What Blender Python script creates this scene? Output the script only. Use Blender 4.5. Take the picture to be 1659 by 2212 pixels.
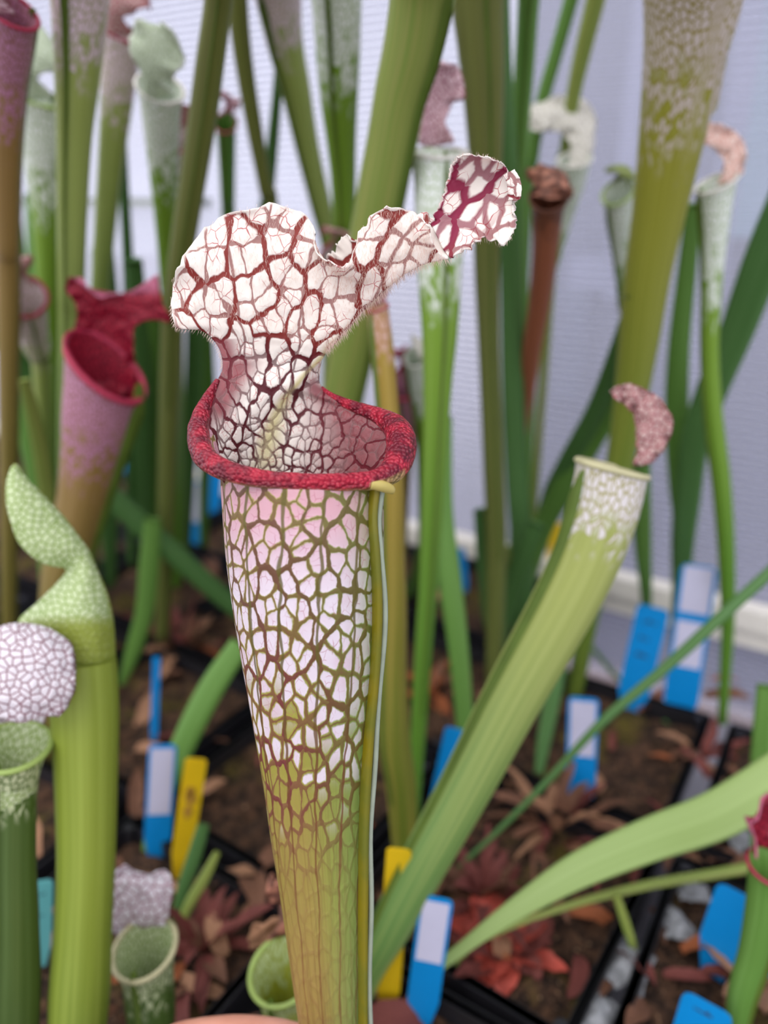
import bpy, bmesh, math, random
from mathutils import Vector, Matrix, noise as mnoise
random.seed(7)
for o in list(bpy.data.objects): bpy.data.objects.remove(o)
scene = bpy.context.scene
col = scene.collection
R = math.radians

# ------------------------------------------------------------------ camera
W_, H_ = 1659, 2212
F = 1700.0                      # focal length in pixels
PITCH = R(22.0)                 # camera looks 22 degrees down
CH = 0.34                       # camera height above the soil
FOC = 0.20                      # distance of the sharp pitcher
cam = bpy.data.cameras.new('camera'); camo = bpy.data.objects.new('camera', cam); col.objects.link(camo)
camo.location = (0, 0, CH); camo.rotation_euler = (R(90) - PITCH, 0, 0)
cam.sensor_fit = 'VERTICAL'; cam.sensor_height = 36.0; cam.sensor_width = 27.0
cam.lens = 36.0 * F / H_
cam.clip_start = 0.01; cam.clip_end = 200
cam.dof.use_dof = True; cam.dof.focus_distance = FOC; cam.dof.aperture_fstop = 6.6
scene.camera = camo

# ------------------------------------------------------------------ world: bright overcast sky
world = bpy.data.worlds.new('overcast_sky'); scene.world = world; world.use_nodes = True
wn = world.node_tree; wn.nodes.clear()
wo = wn.nodes.new('ShaderNodeOutputWorld'); wb = wn.nodes.new('ShaderNodeBackground')
wt = wn.nodes.new('ShaderNodeTexCoord'); ws = wn.nodes.new('ShaderNodeSeparateXYZ'); wr = wn.nodes.new('ShaderNodeValToRGB')
wn.links.new(wt.outputs['Generated'], ws.inputs[0]); wn.links.new(ws.outputs['Z'], wr.inputs[0])
wr.color_ramp.elements[0].position = 0.0; wr.color_ramp.elements[0].color = (0.96, 0.97, 1.03, 1)
wr.color_ramp.elements[1].position = 0.9; wr.color_ramp.elements[1].color = (1.0, 1.0, 1.03, 1)
wn.links.new(wr.outputs[0], wb.inputs[0]); wb.inputs[1].default_value = 1.6
wn.links.new(wb.outputs[0], wo.inputs[0])
# soft sun behind thin cloud, high on the left
sun = bpy.data.lights.new('sun_offscreen', 'SUN'); suno = bpy.data.objects.new('sun_offscreen', sun); col.objects.link(suno)
sun.energy = 0.9; sun.angle = R(40); sun.color = (1.0, 0.97, 0.93)
suno.rotation_euler = (R(28), R(-22), 0)

scene.view_settings.view_transform = 'Standard'; scene.view_settings.look = 'None'
scene.view_settings.exposure = 0.13; scene.view_settings.gamma = 1.0
scene.view_settings.use_curve_mapping = False

# ------------------------------------------------------------------ pixel helpers
CP, SP = math.cos(PITCH), math.sin(PITCH)
CAM = Vector((0, 0, CH))
def ray(px, py):                # direction with unit depth along the view axis
    x = (px - W_ / 2) / F; y = (H_ / 2 - py) / F
    return Vector((x, CP + y * SP, -SP + y * CP))
def at_depth(px, py, d): return CAM + ray(px, py) * d
def at_Y(px, py, Y):
    r = ray(px, py); return CAM + r * (Y / r.y)
def on_ground(px, py, z=0.0):
    r = ray(px, py); return CAM + r * ((z - CH) / r.z)
def depth_of(p): return p.y * CP + (CH - p.z) * SP
def project(p):
    d = depth_of(p); q = p - CAM
    yy = q.y * SP + q.z * CP
    return (W_ / 2 + F * q.x / d, H_ / 2 - F * yy / d, d)

# ------------------------------------------------------------------ node helpers
def lin(c):
    return tuple((v / 255 / 12.92 if v / 255 <= 0.04045 else ((v / 255 + 0.055) / 1.055) ** 2.4) for v in c)
class NB:
    def __init__(s, name):
        s.m = bpy.data.materials.new(name); s.m.use_nodes = True
        s.t = s.m.node_tree; s.t.nodes.clear()
        s.out = s.t.nodes.new('ShaderNodeOutputMaterial')
    def n(s, kind): return s.t.nodes.new(kind)
    def put(s, sock, v):
        if hasattr(v, 'is_output') or isinstance(v, bpy.types.NodeSocket): s.t.links.new(v, sock)
        elif isinstance(v, (tuple, list)):
            sock.default_value = (*v, 1) if (len(v) == 3 and sock.type == 'RGBA') else v
        else: sock.default_value = v
    def attr(s, name, out='Vector'):
        a = s.n('ShaderNodeAttribute'); a.attribute_name = name; return a.outputs[out]
    def obj(s): return s.n('ShaderNodeTexCoord').outputs['Object']
    def sep(s, v):
        x = s.n('ShaderNodeSeparateXYZ'); s.put(x.inputs[0], v); return x.outputs
    def comb(s, x, y, z=0.0):
        c = s.n('ShaderNodeCombineXYZ'); s.put(c.inputs[0], x); s.put(c.inputs[1], y); s.put(c.inputs[2], z); return c.outputs[0]
    def math(s, op, a, b=0.0, clamp=False):
        m = s.n('ShaderNodeMath'); m.operation = op; m.use_clamp = clamp; s.put(m.inputs[0], a); s.put(m.inputs[1], b); return m.outputs[0]
    def vmath(s, op, a, b):
        m = s.n('ShaderNodeVectorMath'); m.operation = op; s.put(m.inputs[0], a)
        if op == 'SCALE': s.put(m.inputs['Scale'], b)
        else: s.put(m.inputs[1], b)
        return m.outputs[0]
    def ss(s, x, a, b, o0=0.0, o1=1.0):
        m = s.n('ShaderNodeMapRange'); m.interpolation_type = 'SMOOTHSTEP'; s.put(m.inputs[0], x)
        s.put(m.inputs[1], a); s.put(m.inputs[2], b); s.put(m.inputs[3], o0); s.put(m.inputs[4], o1); return m.outputs[0]
    def mix(s, f, a, b):
        m = s.n('ShaderNodeMix'); m.data_type = 'RGBA'; s.put(m.inputs[0], f); s.put(m.inputs[6], a); s.put(m.inputs[7], b); return m.outputs[2]
    def noise(s, v, scale, detail=2.0, rough=0.5, out=0):
        m = s.n('ShaderNodeTexNoise'); s.put(m.inputs['Vector'], v); m.inputs['Scale'].default_value = scale
        m.inputs['Detail'].default_value = detail; m.inputs['Roughness'].default_value = rough; return m.outputs[out]
    def voro(s, v, feature='DISTANCE_TO_EDGE', rnd=1.0, dim='2D', scale=1.0):
        m = s.n('ShaderNodeTexVoronoi'); m.voronoi_dimensions = dim; m.feature = feature; s.put(m.inputs['Vector'], v)
        m.inputs['Scale'].default_value = scale; m.inputs['Randomness'].default_value = rnd; return m.outputs
    def bump(s, h, strength=0.3, dist=0.001):
        b = s.n('ShaderNodeBump'); b.inputs['Strength'].default_value = strength; b.inputs['Distance'].default_value = dist
        s.put(b.inputs['Height'], h); return b.outputs[0]
    def surf(s, color, rough=0.5, transl=0.0, normal=None, spec=0.4, metal=0.0, sss=0.0, tcol=None, coat=0.0):
        p = s.n('ShaderNodeBsdfPrincipled'); s.put(p.inputs['Base Color'], color); s.put(p.inputs['Roughness'], rough)
        p.inputs['Specular IOR Level'].default_value = spec; p.inputs['Metallic'].default_value = metal
        p.inputs['Coat Weight'].default_value = coat
        if sss:
            p.inputs['Subsurface Weight'].default_value = sss; p.inputs['Subsurface Radius'].default_value = (0.004, 0.0015, 0.001); p.inputs['Subsurface Scale'].default_value = 1.0
        if normal is not None: s.put(p.inputs['Normal'], normal)
        o = p.outputs[0]
        if transl:
            t = s.n('ShaderNodeBsdfTranslucent'); s.put(t.inputs[0], tcol if tcol is not None else color)
            if normal is not None: s.put(t.inputs['Normal'], normal)
            x = s.n('ShaderNodeMixShader'); s.put(x.inputs[0], transl); s.put(x.inputs[1], o); s.put(x.inputs[2], t.outputs[0]); o = x.outputs[0]
        s.t.links.new(o, s.out.inputs[0]); return s.m

def plain(name, rgb, rough=0.5, var=0.25, scale=40, transl=0.0, spec=0.4, metal=0.0, bump=0.0, rgb2=None, coat=0.0):
    b = NB(name); c = lin(rgb); c2 = lin(rgb2) if rgb2 else tuple(v * (1 - var) for v in c)
    nz = b.noise(b.obj(), scale, 4)
    colr = b.mix(b.ss(nz, 0.3, 0.7), c, c2)
    return b.surf(colr, rough, transl, b.bump(nz, bump, 0.002) if bump else None, spec, metal, coat=coat)

# ------------------------------------------------------------------ mesh / object helpers
def mesh_obj(name, verts, faces, mat, parent=None, attrs=None, smooth=True):
    me = bpy.data.meshes.new(name); me.from_pydata([tuple(v) for v in verts], [], faces)
    if smooth: me.polygons.foreach_set('use_smooth', [True] * len(me.polygons))
    if attrs:
        for k, data in attrs.items():
            a = me.attributes.new(k, 'FLOAT_VECTOR', 'POINT')
            a.data.foreach_set('vector', [c for v in data for c in v])
    me.update()
    o = bpy.data.objects.new(name, me); col.objects.link(o)
    if mat: me.materials.append(mat)
    if parent: o.parent = parent
    return o
def link(name, me, parent=None):
    o = bpy.data.objects.new(name, me); col.objects.link(o)
    if parent: o.parent = parent
    return o
def tag(o, label=None, cat=None, group=None, kind=None):
    if label: o['label'] = label
    if cat: o['category'] = cat
    if group: o['group'] = group
    if kind: o['kind'] = kind
    return o
def root_at(name, loc, label, cat, group=None):
    e = bpy.data.objects.new(name, None); e.empty_display_size = 0.01; e.location = loc; col.objects.link(e)
    return tag(e, label, cat, group)
class Local:                    # collects world-space verts and stores them relative to a root empty
    def __init__(s, root): s.r = root; s.o = Vector(root.location)
    def add(s, name, verts, faces, mat, attrs=None, smooth=True, parent=None):
        return mesh_obj(name, [v - s.o for v in verts], faces, mat, parent or s.r, attrs, smooth)
def box(bm, x0, x1, y0, y1, z0, z1):
    vs = [bm.verts.new(p) for p in ((x0,y0,z0),(x1,y0,z0),(x1,y1,z0),(x0,y1,z0),(x0,y0,z1),(x1,y0,z1),(x1,y1,z1),(x0,y1,z1))]
    for f in ((0,3,2,1),(4,5,6,7),(0,1,5,4),(1,2,6,5),(2,3,7,6),(3,0,4,7)): bm.faces.new([vs[i] for i in f])
def bm_obj(name, bm, mat, parent=None, smooth=False):
    me = bpy.data.meshes.new(name); bm.to_mesh(me); bm.free(); me.materials.append(mat)
    if smooth: me.polygons.foreach_set('use_smooth', [True] * len(me.polygons))
    return link(name, me, parent)

def cr(p0, p1, p2, p3, t):      # Catmull-Rom on sequences
    t2, t3 = t * t, t * t * t
    return [0.5 * ((2 * b) + (-a + c) * t + (2 * a - 5 * b + 4 * c - d) * t2 + (-a + 3 * b - 3 * c + d) * t3) for a, b, c, d in zip(p0, p1, p2, p3)]
def resample(pts, sub):         # smooth a list of tuples
    out = []; n = len(pts)
    for i in range(n - 1):
        a, b, c, d = pts[max(i - 1, 0)], pts[i], pts[i + 1], pts[min(i + 2, n - 1)]
        for k in range(sub): out.append(cr(a, b, c, d, k / sub))
    out.append(list(pts[-1])); return out
def grid_faces(nu, nv, close_u=False):   # nv rows of nu
    f = []
    for j in range(nv - 1):
        for i in range(nu - (0 if close_u else 1)):
            i2 = (i + 1) % nu
            f.append((j * nu + i, j * nu + i2, (j + 1) * nu + i2, (j + 1) * nu + i))
    return f
def sweep(points, radii, seg=10, squash=1.0, ref=Vector((0, -1, 0)), closed=False, cap=True):
    """round tube along world points; returns verts, faces, ring index data"""
    P = [Vector(p) for p in points]; n = len(P); verts = []; info = []
    for i in range(n):
        t = (P[min(i + 1, n - 1)] - P[max(i - 1, 0)]) if not closed else (P[(i + 1) % n] - P[i - 1])
        t.normalize(); s = t.cross(ref)
        if s.length < 1e-4: s = t.cross(Vector((1, 0, 0)))
        s.normalize(); b = s.cross(t)
        for k in range(seg):
            a = 2 * math.pi * k / seg
            verts.append(P[i] + s * (math.cos(a) * radii[i]) + b * (math.sin(a) * radii[i] * squash)); info.append((i, a))
    faces = grid_faces(seg, n, True)
    if closed:
        for i in range(seg):
            j = (i + 1) % seg; faces.append(((n - 1) * seg + i, (n - 1) * seg + j, j, i))
    elif cap:
        faces.append(tuple(range(seg))[::-1]); faces.append(tuple(range((n - 1) * seg, n * seg)))
    return verts, faces, info

# ------------------------------------------------------------------ the setting: bench, greenhouse wall, what lies outside
RA, RB = on_ground(1640, 1325), on_ground(430, 1028)
WD = (RB - RA).normalized()                 # along the wall, towards the left and away
WN = Vector((WD.y, -WD.x, 0))               # from the wall towards the camera side
if WN.y > 0: WN = -WN
BENCH_Z = -0.115
def wall_pt(s, out, z): return Vector((RA.x, RA.y, 0)) + WD * s - WN * out + Vector((0, 0, z))
WALL_M = Matrix(((WD.x, -WN.x, 0, RA.x), (WD.y, -WN.y, 0, RA.y), (0, 0, 1, 0), (0, 0, 0, 1)))   # x along wall, y outwards

def poly_mat():
    b = NB('twinwall_polycarbonate')
    nz = b.noise(b.obj(), 3.0, 3)
    c = b.mix(nz, (0.90, 0.90, 0.95), (0.95, 0.95, 0.99))
    tr = b.n('ShaderNodeBsdfTransparent'); tr.inputs[0].default_value = (0.97, 0.97, 1.0, 1)
    tl = b.n('ShaderNodeBsdfTranslucent'); b.put(tl.inputs[0], c)
    df = b.n('ShaderNodeBsdfPrincipled'); b.put(df.inputs['Base Color'], c); df.inputs['Roughness'].default_value = 0.35
    m1 = b.n('ShaderNodeMixShader'); m1.inputs[0].default_value = 0.28; b.put(m1.inputs[1], tl.outputs[0]); b.put(m1.inputs[2], df.outputs[0])
    m2 = b.n('ShaderNodeMixShader'); m2.inputs[0].default_value = 0.76; b.put(m2.inputs[1], m1.outputs[0]); b.put(m2.inputs[2], tr.outputs[0])
    b.t.links.new(m2.outputs[0], b.out.inputs[0]); return b.m
M_poly = poly_mat()
M_rib = plain('polycarbonate_rib', (196, 198, 212), 0.4, 0.1, 20, transl=0.55)
M_alu = plain('white_aluminium', (236, 230, 222), 0.35, 0.06, 30)
M_grey = plain('grey_aluminium', (150, 155, 150), 0.4, 0.1, 30)
M_bench = plain('grey_bench_sheet', (150, 148, 160), 0.6, 0.25, 14, bump=0.1)
M_out = plain('pinkish_paving_outside', (172, 150, 148), 0.9, 0.3, 4)
M_build = plain('grey_cladding_outside', (104, 106, 124), 0.8, 0.15, 1.5)

def wall_part(name, x0, x1, y0, y1, z0, z1, mat, parent=None):
    bm = bmesh.new(); box(bm, x0, x1, y0, y1, z0, z1); o = bm_obj(name, bm, mat, parent)
    if parent is None: o.matrix_world = WALL_M
    return o
S0, S1, TOPZ = -0.9, 2.3, 1.35
wall = bpy.data.objects.new('wall_back', None); wall.matrix_world = WALL_M; col.objects.link(wall); tag(wall, 'ribbed twin-wall polycarbonate greenhouse wall behind the plants', None, None, 'structure')
bm = bmesh.new(); box(bm, S0, S1, 0.006, 0.0064, BENCH_Z, TOPZ); bm_obj('inner_sheet', bm, M_poly, wall)
bm = bmesh.new(); box(bm, S0, S1, 0.0125, 0.0129, BENCH_Z, TOPZ); bm_obj('outer_sheet', bm, M_poly, wall)
bm = bmesh.new(); box(bm, S0, S1, 0.0064, 0.0125, -0.0006, 0.0006); rib0 = bm_obj('rib', bm, M_rib, wall); rib0.location.z = -0.1
nr = int((TOPZ + 0.1) / 0.0066)
for k in range(1, nr):
    r_ = link('rib', rib0.data, wall); r_.location.z = -0.1 + k * 0.0066
# frame: base rail, mid rail, posts, one brace
rail = wall_part('trim_1', S0, S1, -0.014, 0.005, -0.012, 0.007, M_alu); tag(rail, 'white aluminium base rail along the foot of the greenhouse wall', None, None, 'structure')
rail_u = wall_part('trim_2', S0, S1, -0.010, 0.005, -0.030, -0.012, M_alu); tag(rail_u, 'lower lip of the white base rail on the wall', None, None, 'structure')
tag(wall_part('trim_3', 0.62, S1, -0.012, 0.005, 0.327, 0.335, M_grey), 'slim grey glazing bar across the wall', None, None, 'structure')
# bench and what is outside
bm = bmesh.new(); box(bm, -3.0, 3.0, -0.75, 0.35, BENCH_Z - 0.02, BENCH_Z)
bench = bm_obj('floor', bm, M_bench); bm = None
bench.matrix_world = Matrix(((WD.x, WN.x, 0, RA.x), (WD.y, WN.y, 0, RA.y), (0, 0, 1, 0), (0, 0, 0, 1))) @ Matrix.Translation((0, 0.75 - 0.0 , 0))
tag(bench, 'grey greenhouse bench top under the pots', None, None, 'structure')
def wall_s(px, py, out):                    # where a pixel's ray meets the plane that lies `out` metres behind the wall
    r = ray(px, py); k = (WN.dot(RA - CAM) - out) / WN.dot(r); return (CAM + r * k - RA).dot(WD)
M_wall_brightener = plain('pale_ground_to_brighten_wall', (214, 212, 216), 0.9, 0.1, 3)  # pale ground added outside so the wall in front of it looks brighter
M_board = plain('pale_board_outside', (168, 172, 196), 0.8, 0.08, 3)
M_pane = plain('dark_pane_outside', (112, 122, 142), 0.3, 0.1, 3)
sb = wall_s(1130, 300, 1.3)
bm = bmesh.new(); box(bm, -12, sb - .15, 0.1, 14, -0.95, -0.9); og = bm_obj('outdoor_ground', bm, M_out); og.matrix_world = WALL_M; tag(og, 'pinkish paved ground seen through the wall', None, None, 'structure')
bm = bmesh.new(); box(bm, sb - .15, 14, 0.1, 14, -0.95, -0.9); og = bm_obj('outdoor_ground', bm, M_wall_brightener); og.matrix_world = WALL_M; tag(og, 'pale ground added outside to brighten this part of the wall', None, None, 'structure')
M_conc = plain('concrete_floor', (150, 148, 146), 0.9, 0.15, 3)
bm = bmesh.new(); box(bm, -14, 14, -14, 0.1, -0.95, -0.9); gf = bm_obj('greenhouse_floor', bm, M_conc); gf.matrix_world = WALL_M; tag(gf, 'grey concrete greenhouse floor below the bench', None, None, 'structure')
shed = bpy.data.objects.new('neighbouring_shed', None); shed.matrix_world = WALL_M; col.objects.link(shed); tag(shed, 'blurred grey shed outside the greenhouse wall', None, None, 'structure')
bm = bmesh.new(); box(bm, -4.5, sb, 1.3, 3.6, -0.9, 1.15); bm_obj('shed_wall', bm, M_build, shed)
for a_, b_, z0, z1, m_, nm in ((1545, 1600, -.9, 1.15, M_board, 'board'), (1335, 1375, .1, .75, M_board, 'board'), (1600, 1700, .25, 1.0, plain('teal_pane_outside', (150, 190, 200), .3, .1, 3), 'pane'), (1240, 1300, -.15, .12, M_pane, 'pane'), (1250, 1340, .12, .2, M_board, 'board')):
    bm = bmesh.new(); s_a, s_b = wall_s(a_, 400, 1.29), wall_s(b_, 400, 1.29); box(bm, min(s_a, s_b), max(s_a, s_b), 1.27, 1.3, z0, z1); bm_obj(nm, bm, m_, shed)

# ------------------------------------------------------------------ pots
M_pot = plain('black_plastic', (34, 33, 38), 0.38, 0.3, 30, spec=0.5)
def soil_mat():
    b = NB('mossy_peat'); o = b.obj()
    n1 = b.noise(o, 130, 6, 0.65); n2 = b.noise(o, 28, 3); n3 = b.noise(o, 420, 3)
    c = b.mix(b.ss(n1, 0.35, 0.68), lin((30, 21, 17)), lin((96, 68, 50)))
    c = b.mix(b.math('MULTIPLY', b.ss(n2, 0.48, 0.66), b.ss(n1, 0.3, 0.6)), c, lin((92, 82, 28)))
    c = b.mix(b.ss(n3, 0.63, 0.72), c, lin((150, 118, 92)))
    return b.surf(c, 0.85, 0, b.bump(n1, 1.0, 0.006), 0.25)
M_soil = soil_mat()
PS = 0.130
def pot_meshes():
    h = PS / 2; t = 0.0022
    bm = bmesh.new()
    lo = h * 0.80
    def ring(r, z): return [bm.verts.new((sx * r, sy * r, z)) for sx, sy in ((-1,-1),(1,-1),(1,1),(-1,1))]
    rs = [ring(lo, BENCH_Z), ring(h - 0.004, -0.016), ring(h - 0.004 - t, -0.016), ring(lo - t, BENCH_Z + 0.003)]
    for a, b in zip(rs, rs[1:]):
        for i in range(4): bm.faces.new((a[i], a[(i+1)%4], b[(i+1)%4], b[i]))
    bm.faces.new(rs[0][::-1]); bm.faces.new(rs[3])
    bmesh.ops.bevel(bm, geom=[e for e in bm.edges if abs(e.verts[0].co.z - e.verts[1].co.z) > 0.02], offset=0.006, segments=3, affect='EDGES')
    me1 = bpy.data.meshes.new('pot_body'); bm.to_mesh(me1); bm.free(); me1.materials.append(M_pot)
    bm = bmesh.new()
    rs = [ring(h - 0.004, -0.017), ring(h - 0.001, -0.017), ring(h, 0.0), ring(h - 0.0055, 0.0), ring(h - 0.006, -0.014)]
    for a, b in zip(rs, rs[1:]):
        for i in range(4): bm.faces.new((a[i], a[(i+1)%4], b[(i+1)%4], b[i]))
    bmesh.ops.bevel(bm, geom=[e for e in bm.edges if abs(e.verts[0].co.z - e.verts[1].co.z) > 0.008], offset=0.005, segments=3, affect='EDGES')
    me2 = bpy.data.meshes.new('pot_rim'); bm.to_mesh(me2); bm.free(); me2.materials.append(M_pot)
    return me1, me2
def soil_mesh(seed):
    n = 26; h = PS / 2 - 0.006; vs = []
    for j in range(n):
        for i in range(n):
            x = -h + 2 * h * i / (n - 1); y = -h + 2 * h * j / (n - 1)
            e = 0 if i in (0, n - 1) or j in (0, n - 1) else 1
            z = -0.011 + e * (0.007 * mnoise.noise(Vector((x * 45, y * 45, seed))) + 0.004 * mnoise.noise(Vector((x * 160, y * 160, seed * 3)))) + 0.004 * mnoise.noise(Vector((x * 18, y * 18, seed)))
            vs.append((x, y, z))
    me = bpy.data.meshes.new('soil'); me.from_pydata(vs, [], grid_faces(n, n)); me.polygons.foreach_set('use_smooth', [True] * len(me.polygons)); me.materials.append(M_soil); return me
PB, PR = pot_meshes(); SM = [soil_mesh(s) for s in (1.3, 4.7, 9.1)]
PITCHP = 0.1405
corner = on_ground(1452, 1830)              # a pot corner that shows between the leaves
yaw = math.atan2(WD.y, WD.x)
def grid_pt(i, j): return corner + WD * (i * PITCHP) + WN * (j * PITCHP)
npot = 0
for i in range(-6, 9):
    for j in range(-5, 5):
        c = grid_pt(i + 0.5, j - 0.5)
        # distance from the wall: keep pots on the bench
        off = (c - RA).dot(WN)
        if off < PS / 2 + 0.02 or (off < 0.13 and project(c)[0] > 1100): continue
        if c.y < 0.12: continue
        vis = False
        for sx in (-1, 1):
            for sy in (-1, 1):
                q = project(c + WD * (sx * PS / 2) + WN * (sy * PS / 2))
                if q[2] > 0.05 and -120 < q[0] < 1780 and 900 < q[1] < 2750: vis = True
        if not vis: continue
        c = c + WD * random.uniform(-.004, .004) + WN * random.uniform(-.004, .004)
        rr = root_at('plant_pot', c, 'black square plastic pot of mossy peat on the bench', 'plant pot', 'black square pots on the bench')
        rr.rotation_euler.z = yaw + R(random.uniform(-2.5, 2.5))
        link('pot_body', PB, rr); link('rim', PR, rr)
        so = link('soil', SM[npot % 3], rr); so.rotation_euler.z = R(90 * random.randrange(4)); npot += 1

# ------------------------------------------------------------------ the sharp pitcher in front
PX = FOC / F                                 # metres per pixel at the sharp distance
def droop(py): return 0.035 * max(0.0, (py - 1150) / 1060) ** 1.25      # the stalk leans away below the mouth
def Wp(px, py, z=0.0): return at_depth(px, py, FOC + z * PX + droop(py))

def border(b, cc, p1, sc, off):
    """1 where the nearest cell edge also parts two larger groups of cells, so that big veins frame clusters of small cells"""
    p2 = b.voro(cc, 'F2')['Position']
    g = [b.voro(b.vmath('ADD', b.vmath('MULTIPLY', p, sc), off), 'F1')['Color'] for p in (p1, p2)]
    df = b.n('ShaderNodeVectorMath'); df.operation = 'DISTANCE'; b.put(df.inputs[0], g[0]); b.put(df.inputs[1], g[1])
    return b.math('GREATER_THAN', df.outputs['Value'], 0.001)
def main_tube_mat():
    b = NB('net_veined_tube'); tc = b.attr('tc'); x, y, t = b.sep(tc)   # x around, y along (pixels), t 0 top .. 1 low
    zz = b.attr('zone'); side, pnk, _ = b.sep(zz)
    wob = b.noise(b.comb(b.math('MULTIPLY', x, 0.018), b.math('MULTIPLY', y, 0.010)), 1.0, 2, out=1)
    wob = b.vmath('SUBTRACT', wob, (0.5, 0.5, 0.5))
    sx = b.math('ADD', b.math('MULTIPLY', x, 1 / 35.0), b.math('MULTIPLY', y, 0.0022)); sy = b.math('MULTIPLY', y, 1 / 47.0)
    cc = b.vmath('ADD', b.comb(sx, sy), b.vmath('SCALE', wob, 0.55))
    fw = b.vmath('SUBTRACT', b.noise(b.comb(b.math('MULTIPLY', x, 0.06), b.math('MULTIPLY', y, 0.05)), 1.0, 2, out=1), (0.5, 0.5, 0.5))
    cc = b.vmath('ADD', cc, b.vmath('SCALE', fw, 0.22))
    e = b.voro(cc)[0]; f1o = b.voro(cc, 'F1'); f1 = f1o['Distance']; rnd = b.sep(f1o['Color'])[0]
    grp = border(b, cc, f1o['Position'], (0.40, 0.30, 1.0), (11.3, 4.7, 0))
    d = b.math('SUBTRACT', e, b.math('MULTIPLY', b.ss(f1, 0.30, 0.75), 0.10))
    th = b.math('ADD', b.ss(t, 0.25, 0.5, 0.018, 0.045), b.math('MULTIPLY', grp, 0.055))
    vein = b.ss(d, b.math('MULTIPLY', th, 0.4), b.math('ADD', th, 0.045), 1.0, 0.0)
    vein = b.math('MULTIPLY', vein, b.math('ADD', 0.78, b.math('MULTIPLY', grp, 0.22)))
    # long primary veins
    lx = b.math('ADD', b.math('MULTIPLY', x, 1 / 84.0), b.math('MULTIPLY', b.sep(wob)[0], 0.35))
    lx = b.math('ADD', lx, b.math('MULTIPLY', y, 0.0009))
    ld = b.math('ABSOLUTE', b.math('SUBTRACT', b.math('FRACT', lx), 0.5))
    prim = b.ss(ld, 0.026, 0.066, 1.0, 0.0)
    # fine pink net inside the cells
    c2 = b.vmath('ADD', b.vmath('SCALE', cc, 2.1), (3.3, 7.1, 0))
    e2 = b.voro(c2)[0]
    fine = b.math('MULTIPLY', b.ss(e2, 0.015, 0.06, 1.0, 0.0), b.ss(b.noise(cc, 1.3, 1), 0.42, 0.62))
    # cells: lilac white above, dying out to single white windows, then green
    keep = b.math('ADD', b.math('MULTIPLY', t, 1.0), b.math('MULTIPLY', b.math('SUBTRACT', rnd, 0.5), 0.26))
    white = b.ss(keep, 0.44, 0.55, 1.0, 0.0)
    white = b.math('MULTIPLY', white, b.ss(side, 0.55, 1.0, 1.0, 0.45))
    win = b.ss(d, b.ss(t, 0.2, 0.55, 0.03, 0.10), b.ss(t, 0.2, 0.55, 0.12, 0.24))
    white = b.math('MULTIPLY', white, win)
    pinkn = b.noise(b.comb(b.math('MULTIPLY', x, 0.012), b.math('MULTIPLY', y, 0.008)), 1.0, 2)
    wcol = b.mix(b.ss(t, 0.03, 0.22, 1.0, 0.0), lin((226, 213, 226)), lin((206, 158, 170)))
    wcol = b.mix(b.ss(pinkn, 0.45, 0.7, 0.0, 0.5), wcol, lin((214, 178, 196)))
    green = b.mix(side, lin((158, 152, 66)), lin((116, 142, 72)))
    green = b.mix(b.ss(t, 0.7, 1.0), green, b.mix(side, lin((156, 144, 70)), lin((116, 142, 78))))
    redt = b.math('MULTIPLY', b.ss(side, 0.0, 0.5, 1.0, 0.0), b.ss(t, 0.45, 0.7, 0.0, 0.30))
    green = b.mix(redt, green, lin((150, 96, 76)))
    c = b.mix(white, green, wcol)
    c = b.mix(b.math('MULTIPLY', fine, b.ss(t, 0.3, 0.55, 0.55, 0.12)), c, lin((168, 84, 104)))
    vcol = b.mix(b.ss(t, 0.2, 0.42), lin((104, 66, 52)), lin((116, 50, 54)))
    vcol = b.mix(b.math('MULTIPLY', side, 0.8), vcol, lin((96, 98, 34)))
    va = b.math('MULTIPLY', vein, b.ss(t, 0.56, 0.80, 0.96, 0.16))
    c = b.mix(va, c, vcol)
    pcol = b.mix(b.ss(t, 0.3, 0.6), lin((98, 88, 36)), lin((112, 66, 40)))
    c = b.mix(b.math('MULTIPLY', prim, b.ss(t, 0.5, 0.9, 0.9, 0.6)), c, pcol)
    st = b.noise(b.comb(b.math('MULTIPLY', x, 0.16), b.math('MULTIPLY', y, 0.003)), 1.0, 3)      # fine lengthwise streaks low down
    c = b.mix(b.math('MULTIPLY', b.ss(st, 0.45, 0.7), b.ss(t, 0.45, 0.75, 0.0, 0.35)), c, lin((112, 84, 44)))
    h = b.math('ADD', b.math('MULTIPLY', b.ss(e, 0.0, 0.25), 0.6), b.math('MULTIPLY', b.noise(tc, 0.25, 2), 0.12))
    return b.surf(c, 0.42, 0.18, b.bump(h, 0.35, 0.0006), 0.35)

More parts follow.
